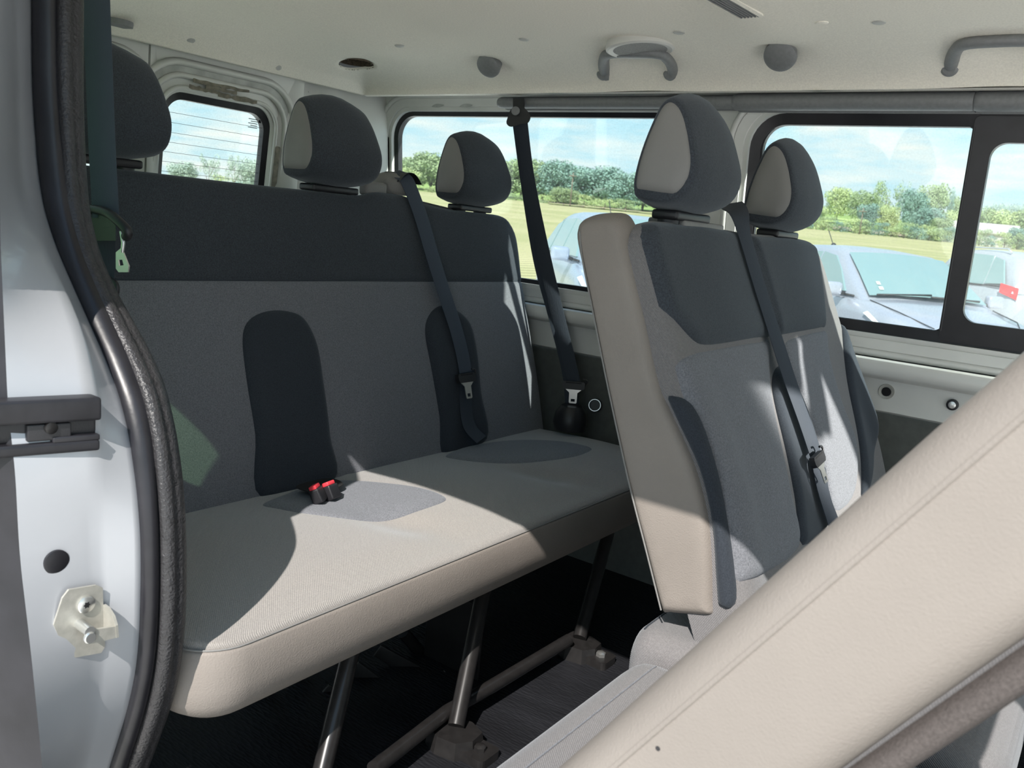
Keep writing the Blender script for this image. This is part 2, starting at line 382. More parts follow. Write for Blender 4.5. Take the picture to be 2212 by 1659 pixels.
# the steel roof over it and the header over the sliding door
V, Fc = merge([box_vf(((X_REAR + X_FRONT) / 2, 1.375, 1.505), (X_FRONT - X_REAR + 0.14, 1.70, 0.02)),
               box_vf(((-1.22 + X_FRONT) / 2, 0.58, 1.385), (X_FRONT + 1.22, 0.07, 0.23)),
               box_vf(((X_REAR + X_FRONT) / 2, 2.20, 1.44), (X_FRONT - X_REAR + 0.14, 0.05, 0.14)),
               box_vf((X_REAR - 0.04, 1.36, 1.44), (0.05, 1.66, 0.14))])
struct(mesh('roof', V, Fc, PAINT, smooth_=False))

# ---- far side wall: pressed steel with two window openings
def wy(z): return 2.185 - 0.11 * max(0, z - 0.80)            # the wall leans inwards above the belt line
WIN1 = (-2.10, -1.045, 0.822, 1.327); WIN2 = (-0.857, 0.62, 0.822, 1.327)
def fw(a, b, off): return Vector((a, wy(b) + off, b))
h1 = rrect(*WIN1, 0.085); h2 = rrect(*WIN2, 0.085)
mid = [(-2.2, 0.79), (X_FRONT, 0.79), (X_FRONT, 1.42), (-2.2, 1.42)]
parts = [sheet_vf(mid, [h1, h2], fw, 0.045)]
# the pressed profile below the windows: sill, bright rail, flat strip
prof = [(2.185, 0.79), (2.198, 0.772), (2.198, 0.768), (2.180, 0.764), (2.150, 0.768), (2.142, 0.764), (2.136, 0.750), (2.140, 0.732), (2.150, 0.724), (2.180, 0.716), (2.185, 0.706), (2.185, 0.640), (2.200, 0.634)]
V = []; Fc = []
for i in range(41):
    x = lerp(-2.2, X_FRONT, i / 40); V += [Vector((x, y, z)) for y, z in prof]
n = len(prof)
for i in range(40):
    for q in range(n - 1): Fc.append((i * n + q, i * n + q + 1, i * n + n + q + 1, i * n + n + q))
parts.append((V, Fc))
V, Fc = merge(parts)
far_wall = struct(mesh('wall_left', V, Fc, PAINT_IN, sharp=40))
mesh('trim_board', *sheet_vf([(-2.2, -0.02), (X_FRONT, -0.02), (X_FRONT, 0.648), (-2.2, 0.648)], [], lambda a, b, o: Vector((a, 2.202 + o, b)), 0.015), WALL_K, far_wall, smooth_=False, label='dark grey trim board below the pressed rail')
# fixings on the flat strip of the far wall
for (u, v, r) in ((1915, 846, 0.018), (2058, 874, 0.013)):
    p = on_y(u, v, 2.183)
    lathe('grommet', [(r * 0.62, -0.002), (r * 0.62, 0.0), (r, 0.001), (r, -0.006)][::-1] if r > .015 else [(r, 0.0), (r, 0.006), (r * 0.8, 0.007)], p, (0, -1, 0), ZINC if r > .015 else PLASTIC_K, far_wall, n=24)
    lathe('grommet_hole' if r > .015 else 'rivet_head', [(r * 0.6, 0.003), (r * 0.58, 0.0035)] if r > .015 else [(r * .62, .007), (r * .62, .010), (r * .3, .011)], p, (0, -1, 0), HOLE if r > .015 else STEEL, far_wall, n=24)
# D-pillar in the far rear corner: stepped pressings
dp = thing('wall_pillar', (-2.18, 2.05, 0), None, None, kind='structure')
V, Fc = [], []
pr = [(-2.205, 1.79), (-2.19, 1.80), (-2.17, 1.83), (-2.155, 1.86), (-2.17, 1.895), (-2.150, 1.93), (-2.135, 1.98), (-2.15, 2.02), (-2.125, 2.07), (-2.118, 2.12), (-2.112, 2.17), (-2.112, 2.21)]
for j in range(13):
    z = lerp(0, 1.41, j / 12); V += [Vector((x - 0.02 * (z > 1.3), y - 0.10 * max(0, z - .8), z)) for x, y in pr]
n = len(pr)
for j in range(12):
    for q in range(n - 1): Fc.append((j * n + q, j * n + q + 1, j * n + n + q + 1, j * n + n + q))
mesh('pillar_skin', V, Fc, PAINT_IN, dp, sharp=60)
ring = [Vector((-2.128, 1.952 + a, b)) for a, b in rrect(-0.022, 0.022, 1.02, 1.30, 0.02)]
tube('pressed_bead', ring, 0.0045, PAINT_IN, dp, n=8, closed=True)
rp = [on_x(628, 168, -2.19), on_x(648, 186, -2.19), on_x(662, 205, -2.19), on_x(668, 240, -2.19), on_x(664, 420, -2.19)]
tube('door_seal', catmull(rp, 6), 0.013, RUBBER, dp, n=10)

# ---- windows
def ring_vf(loop_in, loop_out, fn, o_in, o_out, th):
    n = len(loop_in); V = [fn(a, b, o_in) for a, b in loop_in] + [fn(a, b, o_out) for a, b in loop_out] + [fn(a, b, o_in + th) for a, b in loop_in] + [fn(a, b, o_out + th) for a, b in loop_out]
    Fc = []
    for i in range(n):
        j = (i + 1) % n; Fc += [(i, j, n + j, n + i), (2 * n + i, 3 * n + i, 3 * n + j, 2 * n + j), (i, 2 * n + i, 2 * n + j, j), (n + i, n + j, 3 * n + j, 3 * n + i)]
    return V, Fc
def gr(w, d): return (w[0] - d, w[1] + d, w[2] - d, w[3] + d)
def side_window(name, w, label, gin=-0.026):
    t = thing(name, ((w[0] + w[1]) / 2, 2.15, 0.8), label, 'window', kind='structure')
    # raised pressed bead round the opening, two steps, then the black rubber gasket
    mesh('frame', *merge([tube_vf([fw(a, b, -0.004) for a, b in rrect(*gr(w, 0.045), 0.12)], 0.010, 8, closed=True), ring_vf(rrect(*gr(w, 0.012), 0.095), rrect(*gr(w, 0.036), 0.115), fw, -0.006, -0.010, 0.012)]), PAINT_IN, t, sharp=60)
    mesh('gasket', *ring_vf(rrect(*gr(w, gin), 0.086 + gin), rrect(*gr(w, 0.004), 0.088), fw, 0.018, 0.010, 0.02), RUBBER, t, sharp=50)
    return t
w1 = side_window('window_1', WIN1, 'fixed side window behind the rear bench', -0.013)
mesh('pane', *sheet_vf(rrect(*gr(WIN1, -0.01), 0.07), [], fw_ := (lambda a, b, o: fw(a, b, o + 0.03)), 0.004), PANE, w1, smooth_=False)
for k in range(7):                                           # scuffed old sealant marks above the gasket
    x = lerp(-1.9, -1.15, k / 6) + random.uniform(-.03, .03)
    mesh('sealant_mark', *sheet_vf(smooth_loop([(x, 1.338), (x + .03, 1.336), (x + .05, 1.343), (x + .02, 1.347)], 4), [], lambda a, b, o: fw(a, b, -0.0115 + o), 0.0008), PRIMER, w1, smooth_=False)
w2 = side_window('window_2', WIN2, 'sliding side window beside the double seat')
xd = -0.337                                                  # the sliding pane starts here
def pr2(a, b, o): return fw(a, b, o + 0.026)
mesh('pane', *sheet_vf(rrect(WIN2[0] + .01, xd, WIN2[2] + .01, WIN2[3] - .01, [0.02, 0.07, 0.07, 0.02]), [], lambda a, b, o: fw(a, b, o + 0.036), 0.004), PANE, w2, smooth_=False)
mesh('sliding_pane', *sheet_vf(rrect(xd + .02, WIN2[1] - .01, WIN2[2] + .02, WIN2[3] - .02, 0.03), [], pr2, 0.004), PANE, w2, smooth_=False)
mesh('sliding_frame', *ring_vf(rrect(xd + .022, WIN2[1] - .04, WIN2[2] + .055, WIN2[3] - .058, 0.032), rrect(xd - .018, WIN2[1], WIN2[2] + .005, WIN2[3] - .004, 0.012), fw, 0.012, 0.010, 0.022), RUBBER, w2, sharp=50)
mesh('fixed_pane_frame', *ring_vf(rrect(WIN2[0] + .03, xd - .016, WIN2[2] + .026, WIN2[3] - .024, [0.02, 0.06, 0.06, 0.02]), rrect(WIN2[0] - .002, xd + .012, WIN2[2] - .002, WIN2[3] + .002, [0.02, .088, .088, 0.02]), fw, 0.022, 0.020, 0.014), RUBBER, w2, sharp=50)
tube('runner_lip', [fw(xd - .017, z, 0.011) for z in (0.85, 1.0, 1.15, 1.30)], 0.003, PLASTIC_K, w2, n=8)

# ---- grey air duct that runs under the headliner edge, in three lengths
def duct(x0, x1, r, lab):
    V = []; Fc = []; pr = []
    for k in range(13):
        an = PI * (0.5 + k / 12.0 * 1.0); pr.append((2.045 + r * 1.25 * math.cos(an), 1.338 + r * math.sin(an)))
    xs = [x0, x0 + 0.004, x0 + 0.012] + [lerp(x0 + .02, x1 - .004, k / 12) for k in range(13)] + [x1]
    for i, x in enumerate(xs):
        s = (0.6, 0.85, 0.97)[i] if i < 3 else (0.97 if i == len(xs) - 1 else 1)
        V += [Vector((x, 2.06 + (y - 2.06) * s, 1.338 + (z - 1.338) * s)) for y, z in pr] + [Vector((x, 2.075, 1.338 + r * s)), Vector((x, 2.075, 1.338 - r * s))]
    n = 15
    for i in range(len(xs) - 1):
        for q in range(n): Fc.append((i * n + q, i * n + (q + 1) % n, i * n + n + (q + 1) % n, i * n + n + q))
    Fc.append(list(range(n))); Fc.append([(len(xs) - 1) * n + q for q in range(n)])
    return mesh('air_duct', V, Fc, PLASTIC_G, sharp=50, label=lab, cat='duct', group='lengths of the duct under the headliner edge')
j0 = on_y(1072, 203, 2.03).x; j1 = on_y(1585, 203, 2.03).x; j2 = on_y(2106, 203, 2.03).x
duct(j0, j1, 0.016, 'slim grey duct length above the far seat belt anchor, starting over the rear side window')
duct(j1 - 0.006, j2, 0.020, 'middle grey duct length under the headliner, above the parked silver car')
duct(j2 - 0.006, X_FRONT, 0.021, 'grey duct length at the right edge, above the sliding pane')

# ---- rear barn doors
def rear_door(name, y0, y1, win, label, far):
    t = thing(name, (X_REAR, (y0 + y1) / 2, 0), label, 'door', kind='structure')
    fn = lambda a, b, o: Vector((X_REAR - o + 0.10 * max(0, b - 0.9) , a, b))
    hole = rrect(*win, 0.06)
    mesh('panel', *sheet_vf(rrect(y0, y1, 0.02, 1.45, 0.02), [hole], fn, 0.05), PAINT_IN, t, sharp=50)
    mesh('frame', *merge([tube_vf([fn(a, b, -0.006) for a, b in rrect(*gr(win, d), 0.06 + d * .8)], r, 8, closed=True) for d, r in ((0.012, .006), (0.042, .008), (0.075, 0.010))]), PAINT_IN, t)
    mesh('pressed_groove', *ring_vf(rrect(*gr(win, 0.05), 0.10), rrect(*gr(win, 0.067), 0.115), fn, -0.004, -0.004, 0.003), PRIMER, t, sharp=50)
    mesh('gasket', *ring_vf(rrect(*gr(win, -0.018), 0.05), rrect(*gr(win, 0.004), 0.062), fn, 0.012, 0.006, 0.02), RUBBER, t, sharp=50)
    mesh('pane', *sheet_vf(rrect(*gr(win, -0.008), 0.055), [], lambda a, b, o: fn(a, b, 0.022 + o), 0.004), PANE, t, smooth_=False)
    for k in range(9 if far else 0):                         # heater wires printed on the glass
        z = win[3] - 0.055 - k * 0.0262
        V, Fc = box_vf(fn((win[0] + win[1]) / 2, z, 0.0205), (0.0012, win[1] - win[0] - 0.03, 0.0009)); mesh('heater_wire', V, Fc, PLASTIC_K, t, smooth_=False)
    if far:
        for k in range(5):                                   # small print in the top corner of the glass
            V, Fc = box_vf(fn(win[1] - 0.052 + .004 * (k % 2), win[3] - 0.034 - k * 0.006, 0.0205), (0.0006, 0.032 - .008 * (k % 2), 0.0022)); mesh('glass_print', V, Fc, PLASTIC_G, t, smooth_=False)
        V, Fc = box_vf(fn(win[1] - 0.028, win[3] - 0.036, 0.0205), (0.0006, 0.010, 0.011)); mesh('glass_print', V, Fc, PLASTIC_K, t, smooth_=False)
        for (a0, a1, b) in ((1.42, 1.60, 0.034), (1.46, 1.56, 0.024), (1.41, 1.50, 0.014), (1.50, 1.63, 0.010)):
            n = 9; up = [(lerp(a0, a1, i / n), win[3] + b + .006 + random.uniform(-.003, .003)) for i in range(n + 1)]; dn = [(lerp(a1, a0, i / n), win[3] + b - .004 + random.uniform(-.003, .003)) for i in range(n + 1)]
            mesh('glue_residue', *sheet_vf(up + dn, [], lambda a, b_, o: fn(a, b_, -0.0125 - o), 0.001), ADHESIVE, t, smooth_=False)
        mesh('glue_residue', *sheet_vf(rrect(win[1] + .012, win[1] + .030, 1.02, 1.16, .006), [], lambda a, b_, o: fn(a, b_, -0.0125 - o), 0.001), ADHESIVE, t, smooth_=False)
    return t
d1 = rear_door('door_1', 1.298, 1.80, (1.345, 1.700, 0.85, 1.262), 'silver rear door with heated window behind the middle headrest', True)
d2 = rear_door('door_2', 0.80, 1.292, (0.90, 1.245, 0.85, 1.262), 'silver rear door behind the near headrest', False)
pz = on_x(290, 78, -2.15)
lathe('screw_hole', [(0.012, 0.0), (0.010, 0.004)], pz + Vector((-.008, 0, 0)), (1, 0, 0), HOLE, d2, n=16)
mesh('upper_plate', *grid_vf(8, 4, lambda a, b: Vector((-2.165 + 0.008 * math.sin(PI * b), lerp(1.15, 1.78, a), lerp(1.335 + .01 * a, 1.42, b)))), PAINT_IN, d1)

# ---- near side: the pillar behind the sliding door opening, drawn as lines down the door jamb
def col(tab, v): return interp(tab, v)
YS = [(-250, .60), (0, .60), (600, .59), (1000, .583), (1400, .58), (1800, .585)]
T2 = [(-250, 72), (0, 68), (200, 70), (400, 85), (500, 108), (600, 150), (700, 195), (800, 240), (900, 272), (1000, 288), (1100, 300), (1200, 305), (1300, 303), (1400, 300), (1500, 285), (1600, 255), (1800, 190)]
T3 = [(-250, 124), (0, 122), (200, 124), (400, 140), (500, 160), (600, 197), (700, 245), (800, 290), (900, 322), (1000, 335), (1100, 343), (1200, 345), (1300, 345), (1400, 340), (1500, 325), (1600, 295), (1800, 225)]
T4 = [(-250, 160), (0, 158), (200, 157), (400, 165), (500, 178), (600, 212), (640, 235), (700, 268), (800, 325), (900, 353), (1000, 370), (1100, 380), (1200, 383), (1300, 384), (1400, 378), (1500, 365), (1600, 330), (1800, 255)]
T1 = [(-250, 30), (0, 30), (400, 45), (550, 100), (700, 175), (850, 205), (1000, 212), (1200, 215), (1400, 220), (1600, 200), (1800, 130)]
T0 = [(-250, -10), (0, -6), (500, 0), (900, 18), (1000, 32), (1200, 42), (1400, 66), (1659, 92), (1800, 100)]
def sm_tab(t, v): return sum(interp(t, v + d) for d in (-60, -40, -20, 0, 20, 40, 60)) / 7
def jamb(T, v, dy): return on_y(sm_tab(T, v), v, interp(YS, v) + dy)
rows = [-240 + i * 20 for i in range(102)]
near = thing('wall_right', (-1.0, 0.55, 0), None, None, kind='structure')
def strip(name, cols, m, nsub=6, bulge=0.0, parent=near, **k):
    V = []; Fc = []
    for v in rows:
        P = [c(v) for c in cols]
        for q in range(len(P) - 1):
            d = P[q + 1] - P[q]; nrm = d.cross(Vector((0, 0, 1))).normalized()
            if nrm.dot(CAM - P[q]) < 0: nrm = -nrm
            for s in range(nsub):
                t = s / nsub; V.append(P[q] + d * t + nrm * bulge * math.sqrt(max(0, 1 - (2 * t - 1) ** 2)))
        V.append(P[-1])
    n = (len(cols) - 1) * nsub + 1
    for j in range(len(rows) - 1):
        for q in range(n - 1): Fc.append((j * n + q, j * n + q + 1, j * n + n + q + 1, j * n + n + q))
    return mesh(name, V, Fc, m, parent, **k)
cE = lambda v: jamb(T0, v, -.15) + Vector((-0.10, -0.05, 0)); cD = lambda v: jamb(T0, v, -.15); c1 = lambda v: jamb(T1, v, -.064); c2 = lambda v: jamb(T2, v, -.02)
c3 = lambda v: jamb(T3, v, 0.0); c4 = lambda v: jamb(T4, v, 0.018)
strip('door_jamb', [cD, c1, c2, lambda v: c2(v) + Vector((-.04, .035, 0))], PAINT, 6, label='silver door jamb of the pillar')
strip('outer_shade_strip', [lambda v: cE(v) + Vector((-.03, -.01, 0)), cE, cD], RUBBER, 4, 0.004, label='dark strip for the shaded gap at the outer edge of the jamb')  # dark strip stands in for a gap that lies in shadow
strip('smooth_door_seal', [c2, c3], RUBBER, 10, 0.010, label='smooth black rubber door seal')
strip('grained_door_seal', [c3, c4, lambda v: c4(v) + Vector((-.02, .02, 0))], RUBBER_T, 10, 0.008, label='grained black inner door seal')
# inner and outer skin behind the pillar, with the rear quarter window, the slid-back door outside it
NW = (-2.0, -1.25, 0.76, 1.27)
fnn = lambda a, b, o: Vector((a, 0.622 - o + 0.02 * max(0, b - .8), b))
mesh('inner_skin', *sheet_vf([(-2.2, -.02), (-1.16, -.02), (-1.12, .5), (-1.18, .8), (-1.22, 1.0), (-1.22, 1.45), (-2.2, 1.45)], [rrect(*NW, 0.05)], fnn, 0.02), PAINT_IN, near, sharp=50)
nwin = thing('window_3', (-1.6, 0.58, 0.8), 'near quarter window behind the door pillar', 'window', kind='structure')
mesh('pane', *sheet_vf(rrect(*gr(NW, .02), .06), [], lambda a, b, o: fnn(a, b, .022 + o), .004), PANE_G, nwin, smooth_=False)
mesh('gasket', *ring_vf(rrect(*gr(NW, -.012), .05), rrect(*gr(NW, .01), .07), fnn, .012, .008, .02), RUBBER, nwin, sharp=50)
# striker, plug and the black door track on the jamb
def on_jamb(u, v):
    """the point of the jamb face seen at this pixel"""
    best = None
    t0, t1, t2 = sm_tab(T0, v), sm_tab(T1, v), sm_tab(T2, v)
    dy = 0
    A = (cD(v), c1(v)) if u < t1 else (c1(v), c2(v))
    n = (A[1] - A[0]).cross(Vector((0, 0, 1))); return on_plane(u, v, A[0], n)
JN = (cD(1320) - c1(1320)).cross(Vector((0, 0, 1))).normalized()
if JN.dot(CAM - c1(1320)) < 0: JN = -JN
JU = Vector((0, 0, 1)); JR = JU.cross(JN)                     # to the right along the face as seen from the door
def jf(a, b, d): return JO + JR * a + JU * b + JN * d
k_ = (on_jamb(200, 1340) - on_jamb(120, 1340)).length / 80.0   # metres per pixel here
if (on_jamb(200, 1340) - on_jamb(120, 1340)).dot(JR) < 0: JR = -JR
JO = on_jamb(178, 1340)
def jp(u, v): q = on_plane(u, v, JO, JN) - JO; return (q.dot(JR), q.dot(JU))
st = thing('door_striker', JO, 'zinc door striker bracket bolted to the silver pillar', 'striker')
plate = [jp(*q) for q in ((113, 1348), (132, 1290), (146, 1272), (205, 1262), (219, 1268), (220, 1300), (222, 1345), (224, 1395), (216, 1408), (160, 1418), (142, 1414))]
mesh('plate', *prism_vf(plate, jf, 0.0005, 0.0035), ZINC, st, smooth_=False)
def jtube(pts, r, **k): return tube_vf([jf(*jp(u, v), d) for u, v, d in pts], r, 14)
mesh('pin', *jtube([(168, 1345, 0.003), (168, 1345, 0.030)], 0.0062), STEEL, st, sharp=40)
arm = [jp(*q) for q in ((160, 1352), (176, 1343), (224, 1336), (226, 1360), (176, 1372), (162, 1368))]
mesh('arm', *prism_vf(arm, jf, 0.024, 0.028), ZINC, st, smooth_=False)
V = []; 
for (u, v), (u2, v2), d in (((220, 1304), (221, 1372), 0.0035), ((222, 1306), (223, 1370), 0.012), ((224, 1318), (225, 1362), 0.022), ((224, 1334), (226, 1360), 0.0285)):
    a = jf(*jp(u, v), d); b = jf(*jp(u2, v2), d); V += [a, b, b + JR * .003, a + JR * .003]
Fc = [(i * 4 + q, i * 4 + (q + 1) % 4, i * 4 + 4 + (q + 1) % 4, i * 4 + 4 + q) for i in range(3) for q in range(4)] + [(0, 1, 2, 3), (12, 13, 14, 15)]
mesh('bent_flange', V, Fc, ZINC, st, smooth_=False)
mesh('pin_head', *lathe_vf([(.0072, .028), (.0072, .031), (.006, .032)], jf(*jp(168, 1358), 0), JN, 24), STEEL, st, sharp=40)
sc = mesh('screw', *lathe_vf([(.0105, .003), (.0105, .006), (.0095, .0068)], jf(*jp(182, 1303), 0), JN, 28), STEEL, st, sharp=40)
star = [(jp(182, 1303)[0] + (0.0045 if i % 2 == 0 else 0.0028) * math.cos(i * PI / 6), jp(182, 1303)[1] + (0.0045 if i % 2 == 0 else 0.0028) * math.sin(i * PI / 6)) for i in range(12)]
mesh('star_socket', *prism_vf(star, jf, 0.0066, 0.0070), HOLE, sc, smooth_=False)
pc = on_jamb(122, 1214)
mesh('rubber_plug', *lathe_vf([(.0145, -.002), (.0145, .0012), (.012, .0022)], pc, JN, 28), RUBBER, None, sharp=40, label='round black rubber plug in the silver pillar above the striker', cat='plug')
# the middle track of the sliding door, ending at the jamb
tk = thing('door_track', on_jamb(150, 915), 'black sliding door track end on the outside of the pillar', 'track')
a0 = on_jamb(206, 915); tdir = (on_jamb(120, 915) - on_jamb(206, 915)).normalized(); tdir.z = 0; tdir.normalize()
def bar(name, v0, v1, d0, d1, m, L0=0.0, L1=0.30, bev=0.004):
    z0 = on_jamb(150, v1).z; z1 = on_jamb(150, v0).z
    c = Vector((a0.x, a0.y, 0)) + tdir * (L0 + L1) / 2 + JN * (d0 + d1) / 2; c.z = (z0 + z1) / 2
    R = Matrix((tdir, JN, Vector((0, 0, 1)))).transposed()
    box(name, c, (L1 - L0, d1 - d0, z1 - z0), m, tk, bev, R)
bar('upper_rail', 852, 905, -0.01, 0.016, RUBBER)
bar('channel_back', 903, 952, -0.012, 0.003, PLASTIC_K)
bar('lower_rail', 950, 976, -0.01, 0.013, RUBBER)
bar('stop_block', 908, 946, 0.003, 0.010, PLASTIC_K, 0.03, 0.075, 0.002)
bar('rubber_lip', 938, 952, 0.002, 0.012, RUBBER, 0.0, 0.05, 0.002)
mesh('bolt', *lathe_vf([(.007, 0), (.007, .004), (.004, .005)], Vector((a0.x, a0.y, on_jamb(98, 920).z)) + tdir * .052 + JN * .010, JN, 20), LEGM, tk, sharp=40)
# the sliding door itself, slid back along the outside
sdoor = thing('sliding_door', (-1.7, 0.34, -0.1), 'silver sliding door slid back outside the rear quarter window', 'door')
fo = lambda a, b, o: Vector((a, 0.335 - o + 0.05 * max(0, b - .8), b))
mesh('panel', *sheet_vf(rrect(-2.25, -1.11, -.1, 1.50, .05), [rrect(-2.1, -1.16, .84, 1.235, .05)], fo, 0.05), PAINT, sdoor, sharp=50)  # door top and window opening shaped to trim the sun patch inside
mesh('pane', *sheet_vf(rrect(-2.11, -1.15, .83, 1.245, .05), [], lambda a, b, o: fo(a, b, .02 + o), .004), PANE_G, sdoor, smooth_=False)
# ---- things fitted in the headliner
def ring_on_ceiling(name, p, prof_parts, lab, cat, group=None, n_=None):
    n_ = n_ or ceil_n(p.x, p.y); t = thing(name, p, lab, cat, group)
    for nm, pf, m in prof_parts: lathe(nm, pf, p, n_, m, t, n=40)
    return t
lp = on_ceil(1383, 96); sp = ring_on_ceiling('ceiling_speaker', lp, [('rim', [(.074, -.012), (.079, .006), (.078, .012), (.073, .015), (.069, .013)], mat('pale_rim_plastic', (.62, .61, .58), .4)), ('grille', [(.069, .004), (.069, .0125), (.04, .0145), (.005, .015)], mat('speaker_grille', (.33, .33, .32), .6, mottle=.3, mscale=500, bump=.9, bscale=900, btype='cell'))], 'round grey speaker grille in the headliner above the grab handle', 'speaker', None, Vector((.11, .0, -1)).normalized())
for k, (u, v, lab) in enumerate(((412, 86, 'round headliner clip above the rear door window, left one'), (600, 147, 'round headliner clip above the right corner of the rear window'), (863, 98, 'round headliner clip between the speaker cut-out and the small coat knob'), (1132, 84, 'round headliner clip above the small coat knob'), (1467, 69, 'round headliner clip right of the speaker grille'), (1775, 48, 'pale raised headliner button above the large coat knob'), (1899, 47, 'flat grey headliner clip right of the pale button'))):
    p = on_ceil(u, v); r = .0125
    ring_on_ceiling('headliner_clip', p, [('cap', [(r, -.003), (r, .002), (r * .8, .0035), (r * .3, .004)], HEAD if k == 5 else PLASTIC_L)], lab, 'clip', 'clips that hold up the headliner')
# empty speaker cut-out: bare steel and fluff behind the hole
hc = hole_p + Vector((0, 0, .004))
cut = thing('speaker_cutout', hole_p, 'open round hole torn in the headliner with bare roof inside', 'hole')
mesh('pocket', *lathe_vf([(hole_r + .004, 0.0), (hole_r + .006, .02), (hole_r + .006, .06), (.002, .062)], hole_p + Vector((0, 0, .001)), (0, 0, 1), 40, cap=False), mat('raw_felt', (.10, .075, .055), .95, mottle=.5, mscale=120), cut)
mesh('roof_brace', *box_vf(hole_p + Vector((.0, .03, .045)), (.12, .05, .003)), ADHESIVE, cut, smooth_=False)
for k in range(26):
    an = random.uniform(0, 2 * PI); r0 = hole_r - .001; b = hole_p + Vector((r0 * math.cos(an), r0 * math.sin(an), 0)); b.z = ceil_z(b.x, b.y)
    mesh('frayed_fibre', *tube_vf([b, b + Vector((-math.cos(an) * .004, -math.sin(an) * .004, -.002 + random.uniform(-.002, .002)))], .0007, 4), ADHESIVE, cut)
# coat knobs
for p, r, lab in ((knobs[0], .034, 'small round grey coat knob near the far seat belt'), (knobs[1], .036, 'large round dark coat knob right of the grab handle')):
    q = p + Vector((0, -.006, .002))
    lathe('coat_knob', [(r * .8, -.02), (r * .92, 0), (r, .010), (r * .96, .016), (r * .8, .020), (r * .3, .022)], q, (0.1, -.75, -.65), PLASTIC_G, n=36, label=lab, cat='knob')
# grab handles: a rounded bow standing on two feet
for px, lab in ((((1303, 158), (1301, 143), (1307, 128), (1322, 119), (1375, 117), (1428, 119), (1443, 128), (1449, 143), (1448, 158)), 'grey grab handle below the round speaker'),
                (((2052, 146), (2054, 128), (2066, 108), (2088, 97), (2160, 92), (2240, 90), (2300, 94), (2320, 108), (2326, 130)), 'grey grab handle at the right edge of the headliner')):
    P_ = []
    for i, (u, v) in enumerate(px):
        q = on_ceil(u, v); d = (CAM - q).normalized(); P_.append(q + d * (-.004 + .030 * math.sin(PI * i / 8)))
    t = thing('grab_handle', (P_[0] + P_[-1]) / 2, lab, 'handle')
    c = catmull(P_, 5); m_ = len(c); rr = [.0175 - .0065 * math.sin(PI * i / (m_ - 1)) ** .6 for i in range(m_)]
    V, Fc = tube_vf(c, rr, 14); cy = sum(v.y for v in V) / len(V)
    mesh('bow', [Vector((v.x, cy + (v.y - cy) * 1.3, v.z)) for v in V], Fc, PLASTIC_G, t, sharp=50)
    for q in (P_[0], P_[-1]): lathe('foot_cap', [(.012, -.006), (.0175, -.002), (.0175, .004), (.012, .009)], q, (0, -.9, -.45), PLASTIC_G, t, n=24)
# slatted air vent at the top edge
va = on_ceil(1560, 0); vb = on_ceil(1630, 40); ax = (vb - va).normalized(); nn = Vector((0, 0, -1)); sd_ = nn.cross(ax).normalized()
vt = thing('air_vent', (va + vb) / 2, 'slatted grey air vent set in the headliner at the top edge', 'vent')
ec = va - ax * .10; L_ = (vb - ec).length
fv = lambda a, b, d: ec + ax * a + sd_ * b + nn * d + Vector((0, 0, .002))
mesh('frame', *ring_vf(rrect(.008, L_ - .02, -.020, .020, .006), rrect(0, L_, -.028, .028, [.028, .008, .008, .028]), fv, .003, .0015, .003), HEAD, vt, sharp=40)
mesh('vent_cavity', *sheet_vf(rrect(.006, L_ - .016, -.022, .022, .006), [], lambda a, b, o: fv(a, b, .0015 + o), .001), HOLE, vt, smooth_=False)
for k in range(6):
    V, Fc = prism_vf([(.008, -.017 + k * .0068), (L_ - .02, -.017 + k * .0068), (L_ - .02, -.0145 + k * .0068), (.008, -.0145 + k * .0068)], fv, .002, .0060); mesh('slat', V, Fc, PLASTIC_G, vt, smooth_=False)
# dark lamp housing above the near headrest
p = on_ceil(258, 45)
mesh('reading_lamp', *lathe_vf([(.012, -.004), (.042, -.002), (.040, .010), (.02, .014)], p + Vector((-.02, 0, 0)), (0, 0, -1), 28), PLASTIC_G, None, sharp=40, label='dark flat lamp housing on the headliner above the near headrest', cat='lamp')

